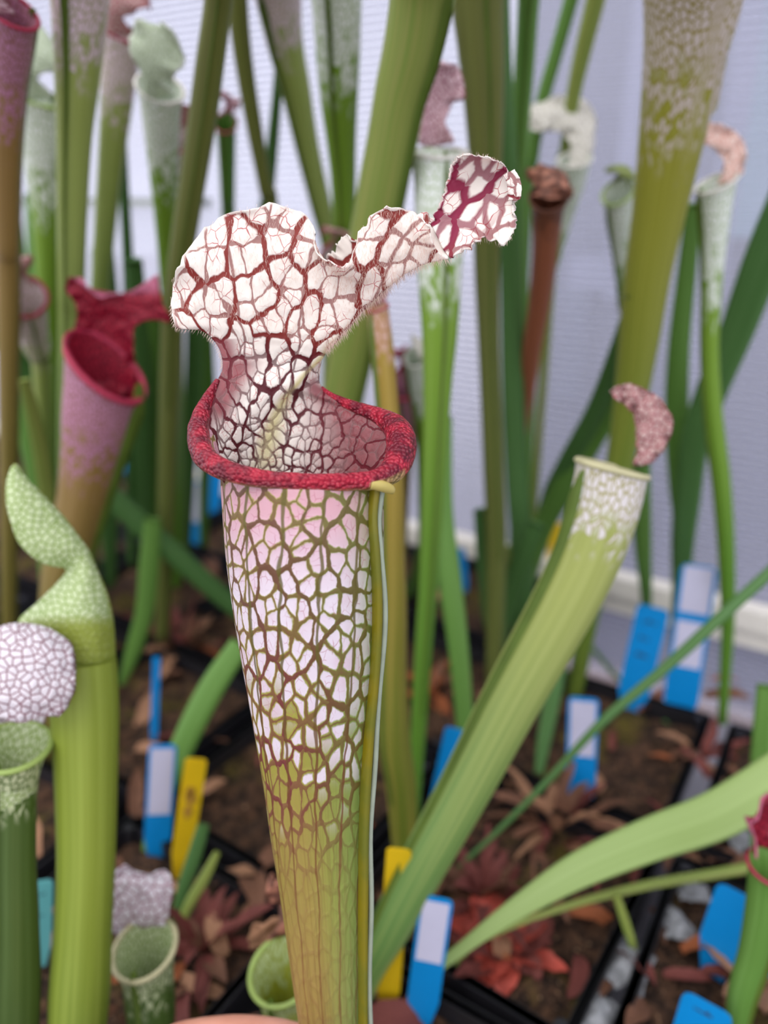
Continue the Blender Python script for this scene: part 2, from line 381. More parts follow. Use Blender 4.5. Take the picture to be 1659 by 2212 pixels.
def lid_mat():
    b = NB('net_veined_lid'); tc = b.attr('tc'); zz = b.attr('zone'); marg, red, olive = b.sep(zz)
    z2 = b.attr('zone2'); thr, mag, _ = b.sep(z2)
    wob = b.vmath('SUBTRACT', b.noise(tc, 0.55, 2, out=1), (0.5, 0.5, 0.5))
    cc = b.vmath('ADD', tc, b.vmath('SCALE', wob, 0.75))
    fw = b.vmath('SUBTRACT', b.noise(tc, 2.6, 2, out=1), (0.5, 0.5, 0.5))
    cc = b.vmath('ADD', cc, b.vmath('SCALE', fw, 0.20))
    cc = b.vmath('SCALE', cc, 1.42)
    e = b.voro(cc)[0]; f1o = b.voro(cc, 'F1'); f1 = f1o['Distance']
    grp = border(b, cc, f1o['Position'], (0.52, 0.34, 1.0), (2.3, 8.7, 0))
    d = b.math('SUBTRACT', e, b.math('MULTIPLY', b.ss(f1, 0.32, 0.8), 0.11))
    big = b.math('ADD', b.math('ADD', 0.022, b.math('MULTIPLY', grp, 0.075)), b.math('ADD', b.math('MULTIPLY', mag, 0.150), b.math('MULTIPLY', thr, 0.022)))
    vein = b.ss(d, b.math('MULTIPLY', big, 0.4), b.math('ADD', big, 0.042), 1.0, 0.0)
    vein = b.math('MULTIPLY', vein, b.math('ADD', 0.80, b.math('MULTIPLY', grp, 0.20)))
    # radiating primary veins: widely spaced along the fan angle
    x, y, _ = b.sep(cc)
    pd = b.math('ABSOLUTE', b.math('SUBTRACT', b.math('FRACT', b.math('MULTIPLY', x, 0.27)), 0.5))
    prim = b.math('MULTIPLY', b.ss(pd, 0.012, 0.036, 1.0, 0.0), b.ss(marg, 0.5, 1.0, 0.8, 0.0))
    prim = b.math('MULTIPLY', prim, b.math('SUBTRACT', 1.0, mag))
    e2 = b.voro(b.vmath('ADD', b.vmath('SCALE', cc, 2.2), (5.1, 2.2, 0)))[0]
    fine = b.math('MULTIPLY', b.ss(e2, 0.012, 0.05, 1.0, 0.0), b.ss(b.noise(tc, 0.9, 1), 0.46, 0.6))
    white = b.mix(b.noise(tc, 3.0, 2), lin((252, 247, 241)), lin((247, 236, 229)))
    white = b.mix(b.math('MULTIPLY', olive, 0.75), white, lin((214, 204, 120)))
    c = b.mix(b.math('MULTIPLY', fine, 0.85), white, lin((186, 58, 70)))
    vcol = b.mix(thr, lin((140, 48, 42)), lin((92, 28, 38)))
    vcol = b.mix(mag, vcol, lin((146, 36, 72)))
    vv = b.math('MULTIPLY', b.math('MAXIMUM', vein, prim), b.ss(marg, 0.35, 1.0, 1.0, 0.18))
    vv = b.math('MULTIPLY', vv, b.ss(olive, 0.2, 1.0, 1.0, 0.55))
    c = b.mix(vv, c, vcol)
    c = b.mix(b.math('MULTIPLY', red, b.ss(vv, 0.0, 1.0, 0.88, 0.35)), c, b.mix(b.noise(tc, 2.0, 2), lin((160, 24, 52)), lin((104, 14, 40))))
    h = b.math('ADD', b.math('MULTIPLY', b.ss(e, 0.0, 0.3), 0.8), b.math('MULTIPLY', b.noise(tc, 6.0, 3), 0.2))
    return b.surf(c, 0.45, 0.30, b.bump(h, 0.45, 0.0008), 0.35)

def lip_mat(name, c1, c2, c3, sc=900, bs=1.0):
    b = NB(name); o = b.obj(); v = b.voro(o, 'F1', 1.0, '3D', sc); nz = b.noise(o, sc * 0.25, 3)
    c = b.mix(b.ss(nz, 0.35, 0.65), lin(c1), lin(c2)); under = b.sep(b.attr('zone'))[0]
    c = b.mix(under, c, lin(c3))
    h = b.math('ADD', b.math('SUBTRACT', 1.0, v['Distance']), b.math('MULTIPLY', nz, 0.6))
    return b.surf(c, 0.30, 0.0, b.bump(h, bs, 0.0014), 0.4, coat=0.08)

M_tube, M_lid = main_tube_mat(), lid_mat()
M_lip = lip_mat('crimson_glandular_lip', (176, 30, 56), (112, 16, 40), (176, 150, 96))
M_wing = plain('olive_wing', (136, 122, 16), 0.4, 0.2, 60, transl=0.25, rgb2=(108, 112, 34))
M_wedge = plain('pale_wing_edge', (176, 186, 168), 0.5, 0.15, 200, transl=0.3)
M_hair = plain('fine_white_hair', (236, 214, 204), 0.5, 0.05, 60, transl=0.4)

base_w = Vector((Wp(742, 2212).x + 0.012, 0.235, -0.008))
hero = root_at('pitcher', base_w, 'sharp red-veined white pitcher with a crimson lip and frilled lid, held by fingers', 'pitcher plant')
L = Local(hero)

# --- tube
prof = [(1010, 476, 829), (1060, 477, 829), (1200, 487, 830), (1300, 500, 830), (1400, 516, 827), (1500, 534, 818), (1600, 552, 808), (1700, 569, 801),
        (1800, 583, 797), (1900, 599, 795), (2000, 614, 794), (2100, 628, 793), (2212, 645, 791), (2330, 662, 790)]
prof = resample(prof, 6)
rim = [(470,822,75),(448,862,45),(432,905,10),(429,945,-30),(441,985,-75),(476,1011,-115),(530,1028,-140),(600,1038,-150),(680,1042,-150),(750,1041,-140),
       (808,1036,-112),(846,1017,-75),(864,985,-30),(866,948,15),(852,921,55),(815,898,95),(765,879,125),(720,858,145),(694,838,152)]
back = [(650,836,205),(600,838,225),(545,836,205),(500,830,140)]
NS = 96
loop = resample(rim + back + [rim[0]], 12)[:-1]
# resample the closed rim loop so that vertex k sits at the same angle as on the tube rings (angle 0 = nearest the camera, +90 = right)
cxr, czr = 652, 10
def ang(p): return math.atan2((p[0] - cxr) / 215.0, -(p[2] - czr) / 165.0)
lp = sorted([(ang(p) % (2 * math.pi), p) for p in loop], key=lambda q: q[0])
def loop_at(a):
    a %= 2 * math.pi; n = len(lp)
    for i in range(n):
        a0, p0 = lp[i - 1]; a1, p1 = lp[i]
        lo = a0 - (2 * math.pi if i == 0 else 0)
        if lo <= a <= a1 + 1e-9:
            f = (a - lo) / max(a1 - lo, 1e-9); return [u + (v - u) * f for u, v in zip(p0, p1)]
    a0, p0 = lp[-1]; a1, p1 = lp[0]; f = (a - a0) / (a1 + 2 * math.pi - a0); return [u + (v - u) * f for u, v in zip(p0, p1)]
rings = []
for (cy, xl, xr) in prof:
    r = (xr - xl) / 2; cx = (xl + xr) / 2; ring = []
    for k in range(NS):
        a = 2 * math.pi * k / NS
        ring.append((cx + r * math.sin(a), cy + 0.30 * r * math.cos(a), (-0.93 if math.cos(a) > 0 else -1.22) * r * math.cos(a), a, cy))
    rings.append(ring)
top = [];
for k in range(NS):
    a = 2 * math.pi * k / NS; q = loop_at(a); top.append((q[0], q[1], q[2], a, 985))
first = rings[0]; pre = []
for f in (0.0, 0.35, 0.62, 0.82, 0.94):
    g = f ** 0.7
    pre.append([(t[0] + (s[0] - t[0]) * min(1, g * 1.05), t[1] + (s[1] - t[1]) * f, t[2] + (s[2] - t[2]) * min(1, g * 1.05), t[3], 985 + 25 * f) for t, s in zip(top, first)])
allr = pre + rings
V = []; TC = []; ZN = []
for ring in allr:
    for (x, y, z, a, cy) in ring:
        V.append(Wp(x, y, z)); aa = a if a < math.pi else a - 2 * math.pi
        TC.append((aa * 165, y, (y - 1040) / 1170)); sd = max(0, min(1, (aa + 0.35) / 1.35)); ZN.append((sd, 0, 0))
# stalk from the last ring down to the soil
last = allr[-1]; c0 = Wp(726, 2330, 0); r0 = (790 - 662) / 2 * PX * 1.18
for i in range(1, 15):
    f = i / 14; c = c0.lerp(base_w, f); rr = r0 * (1 - 0.55 * f)
    for k in range(NS):
        a = 2 * math.pi * k / NS; aa = a if a < math.pi else a - 2 * math.pi
        V.append(c + Vector((rr * math.sin(a), -rr * math.cos(a), -0.25 * rr * math.cos(a) * (1 - f)))); TC.append((aa * 165, 2330 + 900 * f, 1.1 + f)); ZN.append((max(0, min(1, (aa + .35) / 1.35)), 0, 0))
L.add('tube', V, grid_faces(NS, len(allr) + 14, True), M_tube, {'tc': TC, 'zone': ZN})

# --- lip
lr = [6,13,20,24,24,22,20,18,18,18,20,26,32,33,28,20,14,9,5]
lipc = resample([(*p, r) for p, r in zip(rim, lr)], 10)
V = []; ZN = []; n = len(lipc); SG = 20
P = [Wp(*q[:3]) for q in lipc]
for i in range(n):
    t = (P[min(i + 1, n - 1)] - P[max(i - 1, 0)]).normalized(); s = t.cross(Vector((0, 0, 1))).normalized(); u = s.cross(t)
    for k in range(SG):
        a = 2 * math.pi * k / SG; rr = lipc[i][3] * PX * (1 + 0.06 * mnoise.noise(P[i] * 400 + Vector((k * .3, 0, 0))))
        V.append(P[i] + s * math.cos(a) * rr + u * math.sin(a) * rr)
        un = max(0.0, -math.sin(a) - 0.45) * 1.6; fr = lipc[i][0]
        ZN.append((min(1, un * (1.0 if 500 < fr < 860 and lipc[i][2] < -20 else 0.3) + (0.75 if 790 < fr < 850 and lipc[i][2] < -70 and math.sin(a) < 0.1 else 0)), 0, 0))
fc = grid_faces(SG, n, True); fc.append(tuple(range(SG))[::-1]); fc.append(tuple(range((n - 1) * SG, n * SG)))
L.add('lip', V, fc, M_lip, {'zone': ZN})
# nectar spout: little pale fold where the lip meets the wing
sp = resample([(800,1046,-128,10),(825,1050,-120,12),(843,1057,-105,10),(848,1064,-98,5)], 5)
v, f, _ = sweep([Wp(*q[:3]) for q in sp], [q[3] * PX for q in sp], 10)
L.add('nectar_spout', v, f, plain('pale_spout', (188, 170, 96), 0.4, 0.2, 90), {'zone': [(0, 0, 0)] * len(v)})

# --- wing: ridge down the front right, with a pale edge
wg = [(1052, 812), (1120, 806), (1200, 812), (1300, 817), (1400, 815), (1500, 808), (1600, 799), (1700, 793), (1800, 789), (1900, 788), (2000, 787), (2100, 787), (2212, 787), (2330, 787)]
wg = resample(wg, 5); V = []
for (y, x) in wg:
    z = -96 * (1 - 0.42 * (y - 1050) / 1280); hw = 11 - 3 * (y - 1050) / 1280
    for dx, dz in ((-hw * 1.6, 10), (-hw, -2), (-hw * .3, -13), (hw * .5, -16), (hw * .9, -6), (hw * 1.0, 12)): V.append(Wp(x + dx, y, z + dz))
L.add('wing', V, grid_faces(6, len(wg)), M_wing)
V = [Wp(x + 13 + 2 * math.sin(y * .02), y, -96 * (1 - .42 * (y - 1050) / 1280) + 4) for y, x in wg]
v, f, _ = sweep(V, [6.0 * PX] * len(V), 8)
L.add('wing_edge', v, f, M_wedge)

# --- throat, column and lid: one sheet, rows from the throat up, columns from the left edge over the crease to the right edge
rows = [
 [(575,1190,20),(585,1200,60),(600,1210,90),(615,1212,110),(630,1214,120),(665,1212,120),(700,1205,90),(720,1190,30)],
 [(462,1006,-66),(490,1040,20),(512,1052,85),(525,1058,115),(532,1062,140),(650,1066,162),(765,1058,100),(838,1016,-60)],
 [(432,960,-34),(462,970,30),(490,978,75),(512,985,108),(536,988,135),(645,985,165),(768,985,120),(864,972,-14)],
 [(433,908,8),(468,914,55),(502,918,85),(532,918,108),(560,922,130),(645,908,165),(752,912,135),(862,932,38)],
 [(446,866,42),(482,870,76),(522,872,98),(560,868,110),(596,866,125),(652,862,160),(722,876,155),(806,894,102)],
 [(469,824,75),(503,826,95),(548,827,105),(590,828,110),(632,832,118),(654,838,140),(678,847,152),(724,859,144)],
 [(481,790,85),(522,788,92),(572,788,96),(624,792,96),(664,798,103),(675,806,120),(684,818,140),(694,838,152)],
 [(470,747,85),(520,745,84),(580,748,82),(642,758,82),(690,772,92),(692,782,115),(691,795,135),(686,815,150)],
 [(436,714,74),(500,714,70),(580,726,70),(646,740,72),(703,756,84),(699,752,110),(690,748,140),(680,745,165)],
 [(380,704,48),(440,680,58),(530,690,60),(626,714,64),(712,747,77),(708,735,105),(697,715,140),(685,700,165)],
 [(372,640,62),(450,630,44),(550,645,48),(650,684,56),(728,732,70),(721,710,100),(705,680,135),(690,650,160)],
 [(390,562,26),(475,570,38),(575,600,40),(670,654,48),(749,709,62),(740,680,95),(720,640,130),(700,600,155)],
 [(452,488,52),(515,520,34),(600,575,33),(690,630,40),(771,684,55),(760,650,90),(735,600,125),(705,556,150)],
 [(558,445,20),(585,495,28),(635,560,28),(710,612,34),(791,662,48),(780,630,85),(750,584,120),(716,545,140)],
 [(658,462,48),(656,512,28),(685,562,23),(740,608,28),(813,642,40),(800,610,75),(770,565,110),(726,528,125)],
 [(690,550,0),(715,575,3),(748,597,10),(790,612,20),(835,623,34),(822,595,65),(795,548,95),(745,512,110)],
 [(748,572,-28),(768,576,-14),(792,588,0),(822,598,13),(854,607,28),(845,580,58),(820,542,85),(775,520,100)],
 [(783,490,0),(800,525,-6),(818,552,-2),(842,576,8),(873,592,20),(862,565,50),(845,528,75),(815,505,90)],
 [(830,451,-34),(845,490,-20),(860,522,-12),(878,552,-2),(894,580,11),(885,555,40),(875,512,65),(860,484,80)],
 [(888,457,-8),(895,492,-13),(902,520,-11),(910,545,-5),(921,568,4),(914,545,30),(912,500,50),(912,462,60)],
 [(929,490,-36),(931,512,-30),(938,532,-24),(950,548,-16),(968,558,-8),(962,540,12),(950,505,24),(940,472,36)],
]
rows = [[(x, y, z - (16 if 0 < k < 7 and q < 6 else 0)) for k, (x, y, z) in enumerate(r_)] for q, r_ in enumerate(rows)]
SU, SV = 9, 9
cols = [resample(r, SU) for r in rows]; nu = len(cols[0])
G = [resample([c[i] for c in cols], SV) for i in range(nu)]; nv = len(G[0])
V = []; TC = []; Z1 = []; Z2 = []
def smooth01(x, a, b):
    t = max(0.0, min(1.0, (x - a) / (b - a))); return t * t * (3 - 2 * t)
for j in range(nv):
    v = j / SV
    for i in range(nu):
        u = i / SU; x, y, z = G[i][j]
        lidw = smooth01(v, 8.2, 9.6)
        # small frills towards the free margins
        mg = max(smooth01(u, 0.75, 0.0), smooth01(u, 6.3, 7.0)) * lidw
        nz = mnoise.noise(Vector((v * 2.3, u * .5, 1.0))); n2 = mnoise.noise(Vector((v * 5.1, u * .8, 5.0)))
        dy = mg * (9 * nz + 5 * n2); dx = mg * (7 * mnoise.noise(Vector((v * 2.6, 3, u * .5))) + 4 * n2); dz = mg * 16 * mnoise.noise(Vector((v * 1.9, 8, u)))
        # gentle puckering over the blade
        z2 = z + lidw * 5 * mnoise.noise(Vector((x * .018, y * .018, 2)))
        V.append(Wp(x + dx, y + dy, z2 + dz))
        rx, ry = x - 600, 1230 - y; rr = math.hypot(rx, ry); th = math.atan2(rx, max(ry, 1))
        TC.append((th / 0.100 + u * .15, math.log(max(rr, 60)) / 0.128, 0))
        marg = max(smooth01(u, 0.30, 0.02), smooth01(u, 6.6, 7)) * lidw
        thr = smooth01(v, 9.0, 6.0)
        red = 0.0
        if v < 7.4:
            red = max(smooth01(u, 2.3, 1.0) * smooth01(v, 6.9, 5.9) * smooth01(v, 2.4, 3.6), smooth01(u, 1.2, .4), smooth01(u, 4.7, 6.0) * smooth01(v, 6.4, 5.4))
        ol = max(0.0, 1 - abs(u - (4.15 + 0.25 * smooth01(v, 6, 3))) / 0.42) * smooth01(v, 0.5, 2.5) * smooth01(v, 12.5, 8)
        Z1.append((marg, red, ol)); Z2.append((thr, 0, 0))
faces = grid_faces(nu, nv)
# the curled tip of the lid
tip = [
 [(930,484,14),(945,512,10),(957,538,5),(974,559,-6)],
 [(948,446,12),(976,470,27),(1001,503,17),(1011,536,-12)],
 [(964,402,10),(1001,430,38),(1036,478,28),(1046,515,-4)],
 [(976,357,-2),(1020,390,38),(1066,450,32),(1091,526,-14)],
 [(996,337,-18),(1042,362,26),(1086,418,26),(1113,488,6)],
 [(1040,337,-24),(1072,352,10),(1099,392,14),(1110,442,18)],
 [(1082,352,-22),(1092,364,0),(1106,386,4),(1117,426,2)],
]
tc_ = [resample(r, 12) for r in tip]; nu2 = len(tc_[0]); G2 = [resample([c[i] for c in tc_], 12) for i in range(nu2)]; nv2 = len(G2[0]); b0 = len(V)
for j in range(nv2):
    for i in range(nu2):
        u = i / 12; v = j / 12; x, y, z = G2[i][j]
        mg = max(smooth01(u, 0.5, 0), smooth01(u, 2.4, 3.0), smooth01(v, 5.4, 6))
        n2 = mnoise.noise(Vector((v * 4.1, u * 2.0, 9.0))); n3 = mnoise.noise(Vector((v * 9, u * 5.0, 4.0)))
        V.append(Wp(x + mg * 8 * n2 + mg * 4 * n3, y + mg * 8 * mnoise.noise(Vector((v * 3.3, u, 2))) + mg * 4 * n3, z + mg * 18 * n2))
        TC.append(((x * .8 + y * .6) / 58.0, (y * .8 - x * .6) / 92.0, 0)); Z1.append((max(smooth01(u, .22, 0), smooth01(u, 2.8, 3), smooth01(v, 5.7, 6)) * .9, 0, 0)); Z2.append((0, 1.0 - 0.55 * smooth01(u, 1.7, 2.6), 0))
faces += [tuple(b0 + q for q in f) for f in grid_faces(nu2, nv2)]
# small torn lobe at the end of the tip
lob = [[(1088,378,2),(1100,372,-6),(1112,366,-12)],[(1095,395,0),(1110,390,-10),(1122,384,-14)],[(1098,415,0),(1114,412,-8),(1127,405,-10)],[(1098,432,4),(1112,434,-2),(1124,430,-4)]]
lc = [resample(r, 6) for r in lob]; n3_ = len(lc[0]); G3 = [resample([c[i] for c in lc], 6) for i in range(n3_)]; b0 = len(V)
for j in range(len(G3[0])):
    for i in range(n3_):
        x, y, z = G3[i][j]; V.append(Wp(x + 3 * mnoise.noise(Vector((i, j * .4, 1))), y, z)); TC.append((x / 30, y / 34, 0)); Z1.append((0.5 if i > n3_ - 4 else 0, 0, 0)); Z2.append((0, .4, 0))
faces += [tuple(b0 + q for q in f) for f in grid_faces(n3_, len(G3[0]))]
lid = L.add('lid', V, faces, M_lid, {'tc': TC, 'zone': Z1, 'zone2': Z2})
sd = lid.modifiers.new('thickness', 'SOLIDIFY'); sd.thickness = 3.0 * PX; sd.offset = 0

# --- fine hairs on the lid
HV = []; HF = []
def hair(px, py, z, dx, dy, dz, ln, w=0.55):
    d = Vector((dx, dy, dz)).normalized() * ln; a = (px, py, z); i0 = len(HV)
    sx, sy = -d.y, d.x; m = math.hypot(sx, sy) or 1; sx, sy = sx / m * w, sy / m * w
    HV.extend([Wp(px - sx, py - sy, z), Wp(px + sx, py + sy, z), Wp(px, py, z - w), Wp(px + d.x, py + d.y + ln * .12, z + d.z)])
    HF.extend([(i0, i0 + 1, i0 + 3), (i0 + 1, i0 + 2, i0 + 3), (i0 + 2, i0, i0 + 3)])
rnd = random.Random(3)
for k in range(2600):
    i = rnd.randrange(0, 4 * SU + 1); j = rnd.randrange(9 * SV, nv - 1)
    x, y, z = G[i][j]; hair(x + rnd.uniform(-4, 4), y + rnd.uniform(-4, 4), z - 3, rnd.uniform(-.5, .5), 1, -0.8, rnd.uniform(9, 19), 0.32)
for k in range(420):
    j = rnd.uniform(8 * SV, nv - 1.01); j0 = int(j); f = j - j0; i = 4 * SU + rnd.choice((-1, 0, 0, 1))
    p, q = G[i][j0], G[i][j0 + 1]; x, y, z = [a + (b - a) * f for a, b in zip(p, q)]
    hair(x, y, z - 1, rnd.uniform(.1, .7), 1, rnd.uniform(-.4, .3), rnd.uniform(9, 20), 0.45)
for k in range(160):
    j = rnd.randrange(6 * SV, 10 * SV); x, y, z = G[0][j]; hair(x, y, z, rnd.uniform(-1, -.2), 1, -.2, rnd.uniform(7, 14), 0.4)
for k in range(160):
    j = rnd.randrange(0, nv2); i = rnd.choice((0, nu2 - 1)); x, y, z = G2[i][j]; hair(x, y, z, rnd.uniform(-.4, .4), -1 if i == 0 else 1, 0, rnd.uniform(6, 12), 0.4)
ho = L.add('hairs', HV, HF, M_hair, None, False); ho.parent = lid; tag(ho, kind='stuff')

# ------------------------------------------------------------------ the other pitchers and leaves
def style_mat(name, low, mid, top, vein, wl, soft=0.25, net=1.0, cell=0.0027, streak=None, transl=0.22):
    """tube: green below, turning to a white or pink net over the last wl metres under the mouth"""
    b = NB(name); tc = b.attr('tc'); x, y, fr = b.sep(tc)          # x around (m), y distance below mouth (m), fr 0 top .. 1 base
    nz = b.noise(b.comb(b.math('MULTIPLY', x, 40), b.math('MULTIPLY', y, 14)), 1.0, 3)
    st = b.noise(b.comb(b.math('MULTIPLY', x, 420), b.math('MULTIPLY', y, 5)), 1.0, 2)
    c = b.mix(b.ss(fr, 0.1, 0.75), lin(mid), lin(low))
    c = b.mix(b.ss(st, 0.35, 0.7, 0.0, 0.45), c, lin(streak or tuple(min(255, v + 28) for v in mid)))
    if wl > 0:
        wv = b.vmath('SCALE', b.vmath('SUBTRACT', b.noise(tc, 160, 2, out=1), (0.5, 0.5, 0.5)), 0.5)
        cc = b.vmath('ADD', b.comb(b.math('MULTIPLY', x, 1 / cell), b.math('MULTIPLY', y, 0.55 / cell)), wv)
        vo = b.voro(cc)[0]; rn = b.sep(b.voro(cc, 'F1')['Color'])[0]
        lim = b.math('ADD', b.math('DIVIDE', y, wl), b.math('MULTIPLY', b.math('SUBTRACT', rn, 0.5), 0.7))
        w = b.ss(lim, 0.62, 1.12, 1.0, 0.0)
        wc = b.mix(b.ss(nz, 0.35, 0.7, 0, 0.35), lin(top), tuple(v * 0.85 for v in lin(top)))
        wc = b.mix(b.math('MULTIPLY', b.ss(vo, 0.05, 0.16, 1.0, 0.0), net), wc, lin(vein))
        wfade = b.math('MULTIPLY', w, b.math('ADD', 0.35, b.math('MULTIPLY', b.ss(vo, 0.04, 0.12), 0.65)))
        c = b.mix(wfade, c, wc)
    return b.surf(c, 0.42, transl, b.bump(st, 0.15, 0.0006), 0.35)
def net_mat(name, white, vein, edge=None, cell=0.0027, th=0.10, transl=0.35):
    b = NB(name); tc = b.attr('tc'); zz = b.attr('zone'); mg = b.sep(zz)[0]
    wv = b.vmath('SCALE', b.vmath('SUBTRACT', b.noise(tc, 150, 2, out=1), (0.5, 0.5, 0.5)), 0.6)
    vo = b.voro(b.vmath('ADD', b.vmath('SCALE', tc, 1 / cell), wv))[0]
    c = b.mix(b.ss(vo, th * 0.5, th * 1.6, 1.0, 0.0), lin(white), lin(vein))
    if edge: c = b.mix(b.ss(mg, 0.4, 1.0, 0, 0.9), c, lin(edge))
    return b.surf(c, 0.5, transl, b.bump(vo, 0.5, 0.0012), 0.35)
G = dict
ST = {
 'green_white': style_mat('green_tube_white_net', (70, 108, 44), (128, 140, 46), (214, 214, 206), (150, 150, 84), 0.035),
 'lime': style_mat('lime_green_tube', (100, 128, 52), (150, 156, 50), (190, 206, 150), (132, 150, 66), 0.020, net=0.7),
 'limeplain': style_mat('plain_lime_tube', (124, 144, 52), (134, 150, 52), (0, 0, 0), (0, 0, 0), 0),
 'white_pink': style_mat('green_tube_pink_net', (92, 130, 62), (152, 166, 88), (232, 212, 222), (192, 158, 166), 0.045, net=0.8),
 'white_pure': style_mat('green_tube_white_top', (78, 128, 40), (118, 152, 46), (240, 244, 240), (220, 228, 212), 0.060, net=0.5),
 'spotted': style_mat('olive_tube_white_spots', (84, 122, 46), (148, 146, 50), (212, 200, 192), (150, 116, 60), 0.070, cell=0.0030),
 'magenta': style_mat('pink_magenta_tube', (120, 116, 52), (142, 112, 62), (196, 140, 170), (136, 56, 88), 0.055, cell=0.0022),
 'green': style_mat('plain_green_tube', (98, 140, 62), (98, 140, 62), (0, 0, 0), (0, 0, 0), 0),
 'dark': style_mat('dark_green_tube', (76, 116, 60), (76, 116, 60), (0, 0, 0), (0, 0, 0), 0),
 'yellow': style_mat('yellow_green_tube', (124, 150, 68), (132, 154, 72), (0, 0, 0), (0, 0, 0), 0, streak=(184, 170, 104)),
 'bronze': style_mat('olive_bronze_tube', (112, 122, 62), (118, 124, 62), (0, 0, 0), (0, 0, 0), 0, streak=(92, 92, 50)),
 'orange': style_mat('orange_olive_tube', (106, 122, 42), (158, 132, 54), (198, 160, 140), (180, 120, 100), 0.02),
 'pale': style_mat('pale_light_green_leaf', (146, 170, 100), (146, 170, 100), (0, 0, 0), (0, 0, 0), 0),
 'sand': style_mat('sand_green_tube', (96, 140, 74), (160, 168, 92), (226, 220, 222), (176, 150, 130), 0.026, cell=0.0024),
 'brown': style_mat('dry_brown_tube', (132, 84, 50), (148, 86, 62), (110, 66, 50), (80, 50, 40), 0.02, streak=(176, 112, 82), transl=0.1),
 'darkwhite': style_mat('dark_green_tube_pale_net', (70, 94, 38), (70, 94, 38), (196, 204, 164), (88, 116, 50), 0.020, cell=0.0024),
}
LM = {
 'pinknet': net_mat('pink_net_lid', (226, 196, 206), (158, 92, 108)),
 'whitenet': net_mat('white_net_lid', (232, 228, 222), (186, 180, 164), None, 0.003, 0.07),
 'greennet': net_mat('pale_green_net_lid', (212, 224, 182), (146, 172, 88), (152, 164, 56), 0.0025),
 'redlid': net_mat('crimson_lid', (176, 34, 60), (118, 14, 40), (206, 120, 150), 0.003, 0.16),
 'purplenet': net_mat('white_purple_net_lid', (242, 236, 244), (140, 88, 104), (160, 104, 116), 0.0028, 0.08),
 'rosenet': net_mat('dull_rose_lid', (210, 180, 176), (170, 104, 110), (186, 110, 116), 0.0022, 0.14),
 'palelid': net_mat('pale_sage_lid', (206, 216, 196), (178, 192, 160), (224, 228, 220)),
 'mauvenet': net_mat('white_mauve_crumpled_lid', (248, 242, 250), (176, 132, 150), (196, 160, 176), 0.0036, 0.08, 0.4),
 'salmon': net_mat('salmon_white_lid', (236, 212, 204), (214, 160, 146), (240, 236, 236), 0.0035, 0.1),
 'greenlid': net_mat('dull_green_lid', (150, 160, 100), (112, 132, 62), None, 0.003),
 'drybrown': net_mat('dry_brown_lid', (176, 118, 98), (96, 58, 46), None, 0.006, 0.2, 0.15),
}
def edge_mat(n, rgb): return plain(n, rgb, 0.4, 0.15, 120, transl=0.2)
EM = {'cream': edge_mat('cream_lip', (206, 200, 160)), 'green': edge_mat('green_lip', (164, 188, 104)), 'yellow': edge_mat('yellow_lip', (170, 160, 60)),
      'red': edge_mat('red_lip', (172, 48, 78)), 'white': edge_mat('white_lip', (236, 232, 226)), 'brown': edge_mat('brown_lip', (120, 74, 58)), 'purple': edge_mat('mauve_lip', (150, 96, 140))}
M_wing2 = plain('green_wing', (104, 128, 50), 0.45, 0.2, 60, transl=0.3)
HASWING = 0.10

def spine_world(pts, Yt, base, wb, Yb=None, Ym=None):
    """pts: (px, py, width_px) from the top down, base: pixel where the stalk meets the soil"""
    bp = on_ground(base[0], base[1], -0.012)
    acc = [0.0]
    allp = [(p[0], p[1]) for p in pts] + [base]
    for a, b in zip(allp, allp[1:]): acc.append(acc[-1] + math.hypot(a[0] - b[0], a[1] - b[1]))
    out = []
    for i, p in enumerate(pts):
        f = acc[i] / acc[-1]; Y = Yt + (bp.y - Yt) * (f if Yb is None else f ** Yb)
        q = at_Y(p[0], p[1], Y); out.append((*q, p[2] / 2 * depth_of(q) / F))
    out.append((*bp, wb / 2 * depth_of(bp) / F))
    return out, bp

